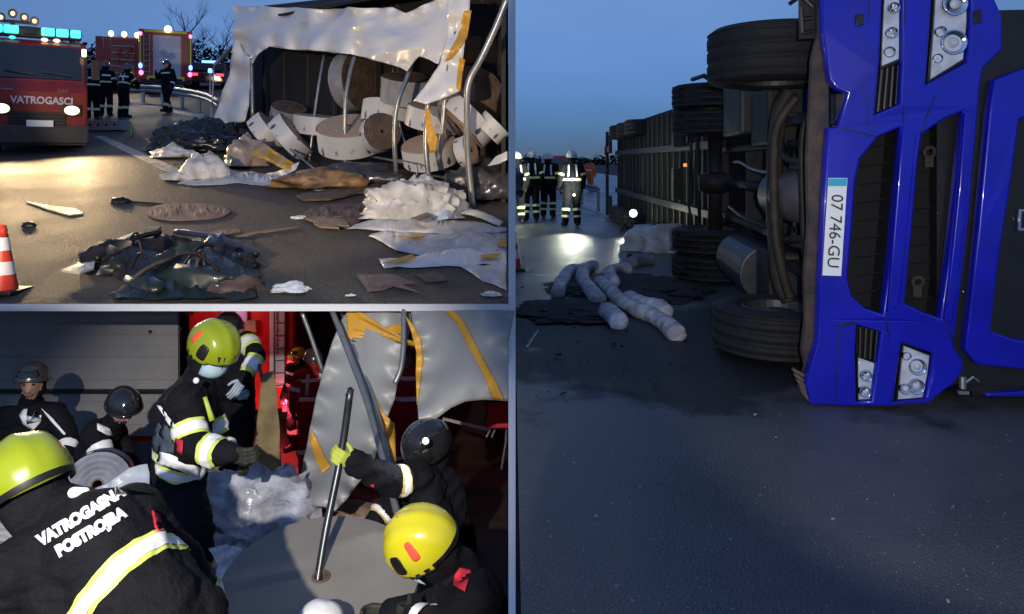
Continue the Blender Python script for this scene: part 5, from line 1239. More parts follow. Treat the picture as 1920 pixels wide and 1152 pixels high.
m = MB(); m.tube(curve([gA(236, 378, .02), gA(255, 382, .02), gA(290, 385, .02), gA(305, 386, .02)]), .014, 6); m.build('loose_end', M_BLACK, o)
debris('black_clod', 'small dark fragment on the glittering road above the cone', 'fragment', heap(gA(54, 427), (.07, .04, .04), .5, 4, 3), M_BLACK, gA(54, 427))
debris('foam_scrap', 'ragged white foam scrap near the bottom edge of the road', 'foam scrap', heap(gA(543, 548), (.14, .07, .06), .7, 5, 4, 4), M_TARP, gA(543, 548))
debris('foam_scrap', 'tiny white foam flake right of the ragged scrap', 'foam scrap', heap(gA(657, 557), (.04, .02, .015), .5, 6, 3), M_TARP, gA(657, 557))
debris('foam_scrap', 'pinkish white foam crumb at the bottom right of the road', 'foam scrap', heap(gA(920, 556), (.07, .04, .03), .7, 7, 3), M_TARP, gA(920, 556))
debris('foam_scrap', 'little white crumb at the left end of the cardboard flap', 'foam scrap', heap(gA(560, 412), (.08, .04, .04), .6, 8, 3), M_TARP, gA(560, 412))
# big sheets at the right
GR = 'white and blue sheets fanned out at the right'
debris('crumpled_film', 'pile of crumpled pinkish white film at the foot of the fourth bow', 'film', heap(gA(778, 408), (.58, .42, .42), .5, 15, 5, 3.4), M_TARPD, gA(778, 408), GR)
debris('torn_sheet', 'pale blue sheet draped over the right of the white film pile', 'torn sheet', drape([(762, 398, 9.8), (790, 372, 9.9), (812, 372, 9.8), (850, 402, 9.4), (842, 410, 9.2), (790, 418, 9.2), (770, 420, 9.2)], 9, .10, (2, 2), (1, 0, 1), 36), mat('pale_blue_sheet', (.42, .52, .66), .35, var=.15, bump=.3), gA(800, 418), GR)
for i, (pl_, lb, h0, mm) in enumerate((
        ([(650, 436), (700, 416), (780, 412), (860, 420), (950, 432), (950, 440), (880, 446), (780, 442), (700, 438)], 'grey blue sheet edge uppermost in the fan', .06, M_TARPD),
        ([(690, 446), (720, 436), (800, 442), (950, 440), (950, 476), (860, 480), (800, 486), (740, 474)], 'second muddy white sheet in the fan', .03, M_TARPD),
        ([(710, 488), (770, 488), (840, 470), (950, 462), (950, 500), (840, 502), (720, 507)], 'white sheet with orange corner, lowest of the fan', .01, M_TARP),
        ([(860, 502), (950, 498), (950, 548), (905, 530)], 'pale sheet corner running off at the bottom right', .0, M_TARPD),
        ([(840, 400), (880, 398), (944, 424), (936, 434), (905, 420)], 'muddy white strip arched behind the fan', .10, M_TARPD))):
    debris('torn_sheet', lb, 'torn sheet', flat_sheet(pl_, lambda x, y: gA(x, y, h0 * .4), 8, .085, 4.2, 40 + i, .003, rag=3), mm, gA(*pl_[0]), GR, True)
for i, pl_ in enumerate(([(716, 507), (772, 490), (782, 496), (740, 506)], [(930, 462), (950, 458), (950, 476), (934, 474)], [(900, 492), (940, 488), (930, 496), (905, 498)], [(735, 454), (800, 452), (790, 457), (740, 458)])):
    debris('orange_strip', ('orange border strip at the left tip of the lowest sheet', 'orange patch at the right edge of the fan', 'orange border strip near the right end of the lowest sheet', 'thin orange border strip on the second sheet')[i], 'border strip', flat_sheet(pl_, lambda x, y: gA(x, y, .06), 8, .05, 4.2, 40 + i), M_ORANGE, gA(*pl_[0]), 'orange border strips')
board('brown board splinter lying across the fanned sheets', [(770, 436), (800, 424), (806, 430), (785, 440)], .14, M_CARD, .02, 13)
debris('torn_sheet', 'pale torn sheet corner at the far right inside the trailer', 'torn sheet', drape([(914, 312, 9.9), (930, 294, 9.9), (951, 284, 9.85), (951, 300, 9.8), (935, 308, 9.8)], 8, .04, (2, 2), (1, 0, 1), 39), M_TARPD, gA(930, 330), GR)
debris('crumpled_film', 'dark tangled film at the foot of the middle bows', 'film', heap(gA(690, 345), (.9, .4, .28), .55, 22, 4, 3.6), mat('dark_wet_film', (.05, .05, .055), .3, var=.4, coat=.3, bump=.5, bscale=14), gA(690, 345), GH)
debris('crumpled_film', 'dark heap of film behind the rightmost bow', 'film', heap(gA(905, 372), (.5, .4, .45), .55, 24, 4, 3.6), mat('dark_wet_film', (.05, .05, .055)), gA(905, 372), GH)
debris('bent_hoop', 'thin grey hoop of bent strip below the fourth bow', 'hoop', (lambda q: q.mesh())(MB().tube(curve([at(744, 300, 11), at(778, 308, 10.8), at(780, 330, 10.7), at(750, 345, 10.6), at(730, 338, 10.7)]), .012, 6)), M_STEEL, gA(760, 350))
# dark wreckage in the foreground
wr = thing('wrecked_bumper', 'dark crumpled truck bodywork with green and black plates lying in the foreground', 'wreckage', gA(340, 540))
for i, (pl_, mm) in enumerate((
        ([(168, 492), (180, 468), (215, 458), (262, 462), (300, 474), (340, 490), (330, 510), (290, 530), (240, 540), (205, 520), (180, 505)], M_BLACK),
        ([(300, 500), (318, 462), (360, 458), (392, 452), (420, 470), (470, 492), (488, 520), (480, 570), (420, 572), (300, 572), (290, 540)], M_GREENB),
        ([(380, 470), (404, 450), (430, 462), (484, 488), (480, 515), (440, 505), (400, 485)], mat('dark_blue_sheet_metal', (.025, .03, .05), .35, coat=.4, var=.3)),
        ([(205, 562), (240, 535), (300, 505), (330, 520), (350, 560), (330, 575), (215, 575)], M_GREENB))):
    v, f, bd = refine(ragged(pl_, 20, 4, i), 22); out = []
    for (x, y), b_ in zip(v, bd):
        p = gA(x, min(y, 569)); k = min(1, b_ / 45); h = (.02 + .10 * k * (1 + .9 * ridge(p, 2.0, 70 + i)) + .05 * ridge(p, 6, 75 + i)) * (1, .9, 1.3, .7)[i]
        p = p * 1; out.append(p + Vector((0, 0, max(.01, h))))
    put('crumpled_plate', solid_sheet(out, f, .012), mm, wr)
for i, (px, py, rad, mm) in enumerate(((212, 492, (.22, .15, .17), M_BLACK), (262, 486, (.2, .14, .13), M_BLACK), (236, 512, (.17, .12, .12), M_GREENB), (345, 500, (.26, .16, .17), M_GREENB), (412, 482, (.22, .13, .15), mat('dark_blue_sheet_metal', (.025, .03, .05))),
                                      (452, 506, (.2, .12, .12), M_BLACK), (270, 548, (.26, .12, .11), M_GREENB), (380, 545, (.32, .15, .14), M_GREENB), (320, 470, (.14, .1, .15), M_BLACK), (440, 552, (.22, .1, .09), M_CARDD))):
    put('crumpled_plate', heap(gA(px, py), rad, .75, 120 + i, 3, 2.6, rot=.4 * i), mm, wr)
for i, (pa, pb, r) in enumerate((((180, 505, .1), (300, 470, .2), .03), ((330, 462, .16), (482, 500, .12), .035), ((215, 560, .03), (330, 512, .16), .02))):
    m = MB(); m.tube(curve([gA(pa[0], pa[1], pa[2]), gA((pa[0] + pb[0]) / 2, (pa[1] + pb[1]) / 2, (pa[2] + pb[2]) / 2 + .05), gA(pb[0], pb[1], pb[2])]), r, 8); m.build('bent_edge', (M_BLACK, mat('dark_blue_sheet_metal', (.025, .03, .05)), M_CARDD)[i], wr, smooth=True)
for i in range(7):
    rnd = random.Random(i); a = gA(rnd.uniform(220, 420), rnd.uniform(480, 555), .2); b2 = a + Vector((rnd.uniform(-.35, .35), rnd.uniform(-.2, .2), rnd.uniform(.0, .2)))
    m = MB(); m.tube(curve([a, (a + b2) / 2 + Vector((0, 0, .08)), b2]), rnd.uniform(.008, .022), 6); m.build('loose_cable' if i % 2 else 'broken_strut', M_BLACK if i % 3 else M_GRIME2, wr, smooth=True)
debris('plastic_shard', 'pale broken panel pointing left from the dark wreckage', 'panel', flat_sheet([(115, 522), (145, 510), (178, 506), (176, 518), (150, 527)], lambda x, y: gA(x, y, .05), 10, .03, 2, 80, .02), mat('pale_panel', (.5, .5, .48), .4, var=.2), gA(145, 525))
debris('plastic_shard', 'white rim of a broken panel behind the green box', 'panel', flat_sheet([(218, 460), (250, 448), (305, 450), (312, 458), (262, 456), (230, 464)], lambda x, y: gA(x, y, .06), 10, .03, 2, 81, .02), mat('pale_panel', (.5, .5, .48)), gA(260, 462))
gb = thing('green_box', 'small dark green plastic box standing on the wreckage', 'box', gA(287, 464, .0)); b = gA(287, 464, .02)
m = MB(Matrix.Translation(b) @ Matrix.Rotation(R(12), 4, 'Z')); m.box((0, 0, .10), (.145, .10, .16)); m.build('case', M_GREENB, gb, bevel=.01)
m = MB(Matrix.Translation(b) @ Matrix.Rotation(R(12), 4, 'Z')); m.box((0, 0, .19), (.15, .105, .025)); m.build('lid', M_GREENB, gb, bevel=.005)
m = MB(Matrix.Translation(b)); m.box((.03, 0, -.02), (.26, .2, .06)); m.build('foot', mat('dull_green_foot', (.09, .13, .11), .5, var=.3), gb, bevel=.01)
# ------------------------------------------------------------------ the sunken yard: crew among the rolls
def fl(px, d, h=0.0): p = at(px, 600, d); p.z = zB(d) + h; return p
BM = [('torso', .12, .24, 2), ('armUL', .5, .8, 2), ('armUR', .5, .8, 2), ('armLL', .35, .75, 2), ('armLR', .35, .75, 2), ('legLL', .72, .92, 2), ('legLR', .72, .92, 2)]
JM = dict(head=at(400, 655, 4.6), neck=at(374, 712, 4.65), chest=at(348, 768, 4.65), pelvis=at(335, 880, 4.68),
          shR=at(345, 752, 4.44), shL=at(372, 742, 4.88), elR=at(362, 842, 4.3), wrR=at(432, 852, 4.22), elL=at(408, 838, 4.85), wrL=at(446, 862, 4.72),
          hipR=at(338, 905, 4.54), hipL=at(338, 898, 4.78), knR=at(364, 990, 4.32), anR=fl(368, 4.5, .10), toeR=fl(402, 4.42, .05), knL=at(340, 985, 4.7), anL=fl(335, 4.95, .1), toeL=fl(362, 4.86, .05),
          look=Vector((.68, -.46, -.56)), up=Vector((.3, -.15, 1)))
t, body, bvh = person('firefighter in lime helmet and blue face mask leaning over in the centre of the yard', JM, bands=BM, vox=.014, helm=M_HELM_G, sticker=True, fine=True, mask=True, gcurl=.7, cuff=M_GEAR, wrinkle=.02, s=1.08)
def patch_on(parent, bvh_, name, m, pts, off=.012, view=None, sub=5):
    """cloth patch pressed onto a jacket: outline measured in the photo, dropped along the view onto the body"""
    v, f, bd = refine(pts, 9); out = []
    for (x, y) in v:
        o = Vector((0, 0, HC)); d = (at(x, y, 1.0) - o).normalized(); h = bvh_.ray_cast(o, d)
        out.append(h[0] - d * off if h[0] is not None else None)
    ok = [q for q in out if q is not None]
    if not ok: return
    avg = sum((q for q in ok), Vector()) / len(ok)
    keep = [i for i, q in enumerate(out) if q is not None]; idx = {i: k for k, i in enumerate(keep)}
    f = [tuple(idx[i] for i in fc) for fc in f if all(i in idx for i in fc) and max((out[fc[a]] - out[fc[a - 1]]).length for a in range(3)) < .09]
    if not f: return
    # keep the largest connected piece
    comp = list(range(len(keep)))
    def fd(i):
        while comp[i] != i: i = comp[i]
        return i
    for fc in f:
        for a in fc[1:]: comp[fd(a)] = fd(fc[0])
    cnt = {}
    for fc in f: cnt[fd(fc[0])] = cnt.get(fd(fc[0]), 0) + 1
    best = max(cnt, key=cnt.get); f = [fc for fc in f if fd(fc[0]) == best]
    used = sorted({i for fc in f for i in fc}); re_ = {i: k for k, i in enumerate(used)}
    return put(name, solid_sheet([out[keep[i]] for i in used], [tuple(re_[i] for i in fc) for fc in f], .004), m, parent, smooth=True)
patch_on(body, bvh, 'cloth_patch', M_GEARB, [(298, 792), (330, 806), (326, 850), (286, 846), (288, 812)])
patch_on(body, bvh, 'cloth_patch', M_REDPATCH, [(330, 822), (344, 826), (342, 852), (322, 848)], .018)
patch_on(body, bvh, 'reflective_patch', M_SILVER, [(294, 760), (302, 762), (330, 800), (322, 804)], .014)
patch_on(body, bvh, 'reflective_patch', M_SILVER, [(280, 842), (320, 852), (376, 878), (372, 896), (320, 876), (280, 866)], .02)
m = MB(); m.ell(at(368, 714, 4.36), (.018, .018, .018)); m.build('helmet_lamp', M_SILVER, t, smooth=True)
m = MB(); m.tube([at(384, 745, 4.3), at(392, 770, 4.28), at(398, 788, 4.28)], [.012, .014, .018], 8); m.build('torch', M_GLOVEL, t, smooth=True)

# firefighter in front at the left, back turned, lettering across the shoulders
JF = dict(head=at(52, 912, 2.62), neck=at(104, 958, 2.62), chest=at(180, 1020, 2.5), pelvis=at(300, 1180, 2.42),
          shR=at(248, 968, 2.62), shL=at(40, 1070, 2.42), elR=at(345, 1075, 2.75), wrR=at(398, 1150, 2.8), elL=at(-10, 1230, 2.5), wrL=at(60, 1330, 2.7),
          hipR=at(345, 1180, 2.5), hipL=at(250, 1230, 2.4), knR=fl(330, 2.75, .5), anR=fl(330, 2.6, .1), toeR=fl(340, 2.8, .05), knL=fl(220, 2.65, .5), anL=fl(210, 2.45, .1), toeL=fl(205, 2.65, .05),
          look=Vector((-.55, .62, -.52)), up=Vector((-.5, .2, .85)))
t, body, bvh = person('firefighter seen from behind at the lower left with white lettering on the back', JF, bands=[('torso', .24, .36, 2), ('armLR', .5, .8, 2)], vox=.012, helm=M_HELM_G, sticker=True, fine=True, wrinkle=.014, s=1.1)
ux = (at(232, 950, 2.5) - at(84, 1040, 2.5)).normalized(); vw = (at(160, 990, 2.5) - Vector((0, 0, HC))).normalized(); uy = ux.cross(vw); uy = -uy if uy.z < 0 else uy
for s_, (px, py), sz in (('VATROGASNA', (152, 968), .040), ('POSTROJBA', (170, 998), .040)):
    c0 = at(px, py, 2.0)
    def fn(a, b, z):
        o = c0 + ux * a + uy * b * 1.25; d = (o - Vector((0, 0, HC))).normalized(); h = bvh.ray_cast(o - d * .6, d)
        return (h[0] if h[0] is not None else o + d * .4) - d * (.0035 + z * .6)
    put('lettering', text_mesh(s_, sz, fn, .001, sub=2, weight=.003), M_SILVER, body)
patch_on(body, bvh, 'cloth_patch', M_REDPATCH, [(284, 958), (296, 966), (312, 1000), (304, 1006), (290, 990)])
m = MB(); m.caps(at(138, 924, 2.5), at(160, 922, 2.52), .018, .014); m.build('collar_toggle', M_SILVER, t, smooth=True)

# firefighter crouching at the lower right in a bright yellow helmet
JR = dict(head=at(792, 1022, 3.1), neck=at(858, 1072, 3.16), chest=at(890, 1160, 3.2), pelvis=at(888, 1290, 3.35),
          shR=at(868, 1100, 3.40), shL=at(895, 1125, 2.98), elL=at(838, 1180, 2.9), wrL=at(775, 1165, 3.05), elR=at(800, 1150, 3.5), wrR=at(735, 1150, 3.5),
          hipL=at(900, 1300, 3.15), hipR=at(878, 1300, 3.45), knL=fl(800, 2.95, .45), anL=fl(850, 3.1, .1), toeL=fl(800, 3.05, .05), knR=fl(800, 3.45, .45), anR=fl(860, 3.5, .1), toeR=fl(810, 3.5, .05),
          look=Vector((-.80, .30, -.52)), up=Vector((-.38, -.30, .88)))
t, body, bvh = person('crouching firefighter with bright yellow helmet and red collar at the lower right', JR, bands=[('armLL', .5, .8, 1)], vox=.014, helm=M_HELM_Y, sticker=True, fine=True, mask=True, wrinkle=.018, gcurl=.6)
patch_on(body, bvh, 'collar', M_REDPATCH, [(852, 1078), (862, 1064), (884, 1070), (872, 1110), (850, 1098)], .02)

# firefighter with black glossy helmet holding the long bar
JK = dict(head=at(800, 838, 4.8), neck=at(812, 882, 4.85), chest=at(822, 925, 4.85), pelvis=at(850, 1020, 4.95),
          shL=at(782, 898, 4.6), shR=at(800, 888, 5.1), elL=at(738, 905, 4.5), wrL=at(666, 866, 4.35), elR=at(722, 958, 5.05), wrR=at(694, 990, 4.95),
          hipL=at(845, 1040, 4.82), hipR=at(850, 1030, 5.08), knL=fl(800, 4.6, .48), anL=fl(830, 4.75, .1), toeL=fl(785, 4.7, .05), knR=fl(800, 5.1, .48), anR=fl(840, 5.1, .1), toeR=fl(800, 5.05, .05),
          look=Vector((-.72, -.45, -.45)), up=Vector((-.15, -.35, 1)))
t, body, bvh = person('firefighter in glossy black helmet gripping the long bar with lime gloves', JK, bands=[('armUL', .55, .9, 2), ('armLR', .1, .5, 2)], vox=.014, helm=M_HELM_K, sticker=False, fine=True, face=True, glovem=M_GLOVEL, cuff=M_GLOVE, gcurl=.78, wrinkle=.02,
                        gdir={'L': ((-.085, -.07, .05), (-.15, 1, .05))}, tape=(mat('gold_reflective_tape', (.62, .46, .14), .5), M_SILVER), s=1.05)
m = MB(); m.lathe([(.006, .04), (.022, .03), (.026, -.02), (.006, -.02)], at(797, 828, 4.56), (-.4, 1, .1), 12); m.build('head_torch', M_BLACK, t)
m = MB(); m.ell(at(798, 827, 4.535), (.02, .012, .02)); m.build('torch_lens', G_WHITE, t, smooth=True)
lamp('head_torch_beam', 'SPOT', at(796, 830, 4.5), tuple(at(640, 1010, 4.2)), 6, (.8, .9, 1), angle=80, blend=.7, size=.02)
patch_on(body, bvh, 'cloth_patch', M_REDPATCH, [(688, 912), (700, 908), (708, 930), (698, 948), (690, 940)], .015)
q = [(882, 905), (888, 925), (890, 955), (893, 985), (888, 992), (886, 960), (883, 930)]; patch_on(body, bvh, 'piping', mat('gold_reflective_tape', (.62, .46, .14)), q, .012)

# two dark figures at the left rear
JB = dict(head=at(60, 716, 6.3), neck=at(58, 756, 6.4), chest=at(58, 806, 6.45), pelvis=at(50, 900, 6.55),
          shR=at(8, 782, 6.4), shL=at(104, 776, 6.4), elR=at(-12, 840, 6.35), wrR=at(20, 880, 6.2), elL=at(132, 822, 6.3), wrL=at(118, 862, 6.1),
          hipL=at(70, 905, 6.5), hipR=at(34, 905, 6.5), knL=fl(80, 6.2, .42), anL=fl(75, 6.5, .1), toeL=fl(78, 6.3, .05), knR=fl(25, 6.2, .42), anR=fl(30, 6.5, .1), toeR=fl(26, 6.3, .05),
          look=Vector((.28, -.95, -.12)), up=Vector((.05, -.1, 1)))
t, body, bvh = person('dim firefighter with grey helmet watching from the far left of the yard', JB, bands=[('armLL', .3, .6, 1)], vox=.018, helm=M_HELM_S, hkind='round', fine=True, face=True, wrinkle=.016)
patch_on(body, bvh, 'reflective_patch', M_SILVER, [(36, 778), (44, 778), (58, 796), (64, 782), (78, 778), (76, 792), (62, 808), (44, 796)], .014)
patch_on(body, bvh, 'reflective_patch', M_SILVER, [(76, 764), (98, 784), (124, 814), (120, 816), (94, 788)], .014)
JQ = dict(head=at(232, 764, 6.0), neck=at(208, 800, 6.15), chest=at(186, 832, 6.2), pelvis=at(150, 900, 6.3),
          shR=at(176, 812, 6.0), shL=at(212, 806, 6.35), elR=at(196, 862, 5.9), wrR=at(234, 880, 5.8), elL=at(240, 860, 6.3), wrL=at(255, 885, 6.1),
          hipL=at(160, 920, 6.4), hipR=at(146, 920, 6.2), knL=fl(190, 6.1, .45), anL=fl(150, 6.35, .1), toeL=fl(175, 6.25, .05), knR=fl(180, 5.95, .45), anR=fl(140, 6.15, .1), toeR=fl(165, 6.1, .05),
          look=Vector((.6, -.55, -.55)), up=Vector((.25, -.3, .9)))
t, body, bvh = person('stooping firefighter with dark visor helmet between the grey boards and the lime helmet', JQ, bands=[('armUR', .5, .8, 1), ('armLR', .4, .7, 1)], vox=.018, helm=M_HELM_K, hkind='round', fine=True, wrinkle=.016, glovem=mat('pale_work_glove', (.45, .5, .58), .7, var=.2))
patch_on(body, bvh, 'reflective_patch', M_SILVER, [(182, 794), (206, 804), (212, 818), (200, 816), (182, 806)], .014)
patch_on(body, bvh, 'reflective_patch', M_SILVER, [(156, 770), (160, 768), (158, 792), (154, 790)], .014)
# figure behind the central one, sleeve with broad tape
JS = dict(head=at(428, 618, 6.8), neck=at(438, 650, 6.85), chest=at(440, 690, 6.85), pelvis=at(440, 790, 6.9),
          shL=at(420, 664, 6.95), shR=at(462, 640, 6.75), elR=at(482, 668, 6.5), wrR=at(456, 712, 6.3), elL=at(415, 730, 6.8), wrL=at(440, 740, 6.5),
          hipL=at(428, 800, 6.95), hipR=at(452, 800, 6.85), knL=fl(430, 6.75, .5), anL=fl(428, 6.9, .1), toeL=fl(432, 6.7, .05), knR=fl(455, 6.7, .5), anR=fl(458, 6.85, .1), toeR=fl(462, 6.65, .05),
          look=Vector((.5, -.85, -.2)), up=Vector((0, 0, 1)))
person('firefighter mostly hidden behind the central one, showing a taped sleeve', JS, bands=[('armUR', .15, .7, 2), ('armLR', .1, .8, 2)], vox=.018, helm=M_HELM_K, hkind='round', wrinkle=.012, glovem=mat('pale_work_glove', (.45, .5, .58)))
# red suits far back
RS = dict(jacket=M_RED, trousers=M_RED, hood=M_RED); WB = [('torso', .25, .36, 1), ('torso', .75, .84, 1), ('armUL', .5, .7, 1), ('armUR', .5, .7, 1), ('legLL', .3, .45, 1), ('legLR', .3, .45, 1)]
person('rescuer in red suit with white bands beside the hanging tarpaulin', stand(fl(588, 10.4), R(20), 1.72), style=RS, bands=WB, helm=M_HELM_S, hkind='round', braces=1, group='rescuers in red suits')
person('rescuer in red suit half hidden behind the hanging tarpaulin at right', stand(fl(763, 9.4), R(175), 1.7), style=RS, bands=WB, helm=M_HELM_K, hkind='round', group='rescuers in red suits')
person('far firefighter with small yellow helmet right of the red fire engine', stand(fl(560, 12.6), R(150), 1.72), bands=[('torso', .3, .42, 1), ('torso', .72, .8, 1), ('legLL', .3, .5, 1), ('legLR', .3, .5, 1)], helm=M_HELM_Y, hkind='round')

# ------------------------------------------------------------------ things in the yard
bw = thing('board_wall', 'grey white trailer boards with fine horizontal joints at the left rear', 'trailer wall', at(170, 760, 7.6))
for k in range(12):
    z0 = -1.28 + .115 * k
    m = MB(); m.box((-4.55, 7.62 + .002 * (k % 2), z0 + .055), (2.3, .05, .1135)); m.build('board', M_SHEDW, bw, bevel=.002)
m = MB(); m.box((-4.55, 7.57, -.82), (2.3, .05, .035)); m.build('dark_rail', M_BLACK, bw)
m = MB(); m.box((-4.55, 7.60, -1.75), (2.3, .05, .8)); m.build('lower_skirt', mat('dark_grey_skirt', (.10, .10, .115), .7, var=.3), bw)
for (px, py) in ((350, 588), (361, 588), (282, 622), (338, 616)): m = MB(); m.lathe([(.001, 0), (.016, 0), (.016, .015), (.001, .015)], at(px, py, 7.585), (0, -1, 0), 10); m.build('bolt', M_BLACK, bw)
# fire engine at the back
b = Vector((at(505, 700, 13.2).x, 13.2, zB(13.2))); E = frame_at(b, R(10))
ev = thing('fire_engine', 'red fire engine with silver shutter and ladder at the back of the dark yard', 'fire engine', b)
q = MB(E); q.prism([(0, .5), (0, 2.7), (2.4, 2.7), (2.4, .5)], lambda x, y, t: Vector((t - 1.35, x, y)), 1.8); q.build('equipment_body', M_FIRED, ev, bevel=.04)
sh = fbox(E, ev, 'shutter', (.14, -.03, 1.75), (.26, .04, 1.7), M_SHUT, .006)
for k in range(10): fbox(E, sh, 'shutter_slat', (.14, -.055, 1.0 + .165 * k), (.25, .012, .14), M_SHUT, .003)
q = MB(E)
for x in (.10, .28): q.tube([(x, -.1, .85), (x, -.1, 2.6)], .016, 6)
for k in range(8): q.tube([(.10, -.1, .95 + .22 * k), (.28, -.1, .95 + .22 * k)], .012, 5)
q.build('ladder', mat('dark_ladder', (.08, .08, .1), .5), ev)
for k in range(6): fbox(E, ev, 'chevron', (.37, -.04, .92 + .1 * k), (.12, .03, .05), M_YEL if k % 2 else G_REDL, .002, Matrix.Rotation(.5, 3, 'Y'))  # red stripes are plain markings given a painted-in glow
fbox(E, ev, 'tail_lamp', (.34, -.06, .66), (.2, .08, .12), G_PINK, .02); fbox(E, ev, 'tail_lamp', (.34, -.05, .52), (.22, .06, .1), G_REDL, .02)
for (x, z, mm) in ((-.9, 2.5, M_FIRE), (-.7, 2.2, M_ROPE), (-.55, 2.5, M_RED), (-.45, 2.2, mat('lilac_bag', (.4, .25, .6), .5)), (-.3, 2.45, glow('lit_orange_lamp', (1, .35, .05), 1.5)), (-.8, 1.9, M_FIRED), (-.5, 1.9, M_STEEL), (-.3, 2.0, M_CARD)):
    q = MB(E); q.box((x, -.08, z), (.2, .12, .22)); q.build('stowed_gear', mm, ev, bevel=.03)
q = MB(E); q.box((-.6, -.05, 2.66), (1.0, .1, .06)); q.build('lamp_strip', glow('dim_white_strip', (1, .7, .6), .5), ev)
for sx in (-1.0, .2): wheel(ev, (sx, .9, .5), .5, .3, E, axis=(1, 0, 0), grooves=False)
lamp('tail_lamp_glow', 'POINT', E @ Vector((.4, -.8, .7)), None, 70, (1, .06, .08), size=.1)
lamp('locker_glow', 'POINT', E @ Vector((-.6, -.7, 2.3)), None, 14, (1, .5, .42), size=.1)
# the giant paper roll in front
rc = at(602, 1082, 4.0)
rr = thing('giant_paper_roll', 'huge grey wound paper roll lying flat with its core hole towards us', 'paper roll', rc)
ax = Vector((.03, -.16, 1)).normalized(); RR = .52
prof = [(.05, -.3), (.05, .0)]
for k in range(30): prof.append((.05 + (RR - .05) * (k + 1) / 30, .0002 * math.sin(k * 1.7)))
prof += [(RR + .004, -.02), (RR + .004, -.3)]
m = MB(); m.lathe(prof, rc, ax, 72); m.build('wound_layers', mat('grey_brown_paper_side', (.235, .215, .185), .5, var=.16, vscale=3, bump=.12, bscale=60, coat=.15), rr)
m = MB(); m.lathe([(.036, -.28), (.05, -.28), (.05, .006), (.036, .006)], rc, ax, 24); m.build('core', M_CARDD, rr)
m = MB(); m.disc(rc - ax * .2, ax, .045, 20); m.build('core_hole', M_BLACK, rr)
# long bar resting in the core hole
def long_tube(name, label, cat, pts, r, m_, group=None, smooth=True):
    mb = MB(); mb.tube(curve([at(*p) for p in pts], 4), r, 10); return tag(mb.build(name, m_, None, tuple(at(*pts[-1])), smooth=smooth), label, cat, group)
br = thing('pry_bar', 'long dark bar standing upright in the roll, gripped by a lime glove', 'bar', at(590, 1112, 4.02))
M_BAR = mat('worn_dark_steel_bar', (.10, .11, .12), .35, metal=.8, var=.35, vscale=12)
q = MB(); q.tube(curve([at(657, 730, 4.36), at(640, 850, 4.32), at(612, 990, 4.15), at(593, 1106, 4.0)], 4), .0215, 10); q.build('shaft', M_BAR, br, smooth=True)
q = MB(); q.tube(curve([at(595, 1100, 4.0), at(588, 1118, 3.98), at(566, 1130, 3.98)], 4), [.026] * 8 + [.012], 10); q.build('claw', M_BLACK, br, smooth=True)
q = MB(); q.tube([at(657, 727, 4.36), at(655, 742, 4.36)], [.012, .024], 10); q.build('tip', M_BLACK, br, smooth=True)
# bent bows and poles in the yard
GP = 'bent steel bows standing in the yard'
long_tube('steel_bow', 'thick grey steel bow slanting down from the top across the hanging tarpaulin', 'steel bow', [(622, 581, 6.45), (645, 640, 6.24), (690, 760, 5.77), (742, 950, 4.83), (752, 985, 4.70)], .024, M_STEEL, GP)
long_tube('steel_bow', 'thinner steel bow running parallel behind the thick slanting one', 'steel bow', [(640, 581, 6.70), (668, 660, 6.42), (700, 745, 6.07), (735, 880, 5.44)], .018, M_STEEL, GP)
long_tube('steel_bow', 'grey bow slanting across the dark left of the tarpaulin', 'steel bow', [(566, 585, 6.60), (586, 640, 6.60), (606, 700, 6.60)], .02, M_STEEL, GP)
long_tube('steel_bow', 'upright steel bow between the two hanging sheets', 'steel bow', [(757, 581, 6.40), (757, 640, 6.24), (752, 690, 6.12), (740, 720, 6.06)], .024, M_STEEL, GP)
long_tube('steel_bow', 'thin dark bow curving down in front of the olive canvas', 'steel bow', [(486, 684, 6.39), (500, 750, 6.15), (520, 830, 5.85), (527, 920, 5.35), (516, 1000, 5.00), (505, 1012, 5.00)], .012, M_BAR, GP)
# hanging sheets
ts = thing('hanging_tarpaulin', 'torn grey white tarpaulin hanging beside the slanting bow with orange borders', 'tarpaulin', at(630, 950, 5.18))
ts_p = [(655, 581, 6.55), (770, 581, 6.55), (772, 600, 6.57), (762, 660, 6.42), (750, 700, 6.33), (742, 745, 6.17), (728, 780, 6.04), (712, 830, 5.80), (700, 870, 5.58), (672, 905, 5.38), (650, 935, 5.17), (630, 955, 5.05), (612, 946, 5.11), (556, 936, 5.27), (566, 880, 5.54), (578, 820, 5.84), (590, 760, 6.12), (606, 700, 6.33), (624, 640, 6.49), (640, 600, 6.57)]
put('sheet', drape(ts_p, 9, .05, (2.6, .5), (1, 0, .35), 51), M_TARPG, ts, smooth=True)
for i, pl_ in enumerate(([(650, 581, 6.50), (672, 581, 6.50), (676, 585, 6.50), (668, 598, 6.47), (660, 640, 6.34), (652, 630, 6.39)], [(715, 618, 6.36), (735, 608, 6.39), (762, 606, 6.43), (762, 622, 6.38), (738, 626, 6.33), (718, 630, 6.32)],
                         [(708, 745, 5.93), (720, 770, 5.83), (742, 790, 5.76), (744, 860, 5.43), (742, 900, 5.25), (726, 890, 5.30), (716, 830, 5.57), (708, 790, 5.76)], [(584, 806, 5.72), (600, 836, 5.58), (622, 872, 5.38), (606, 884, 5.32), (590, 856, 5.48), (580, 828, 5.64)])):
    put('orange_border', drape(pl_, 7, .05, (2.6, .5), (1, 0, .35), 51, ref=ts_p, off=.025), M_ORANGE, ts, smooth=True)
t2 = thing('hanging_tarpaulin', 'broad smooth grey white sheet hanging at the upper right with orange edge', 'tarpaulin', at(860, 760, 5.52))
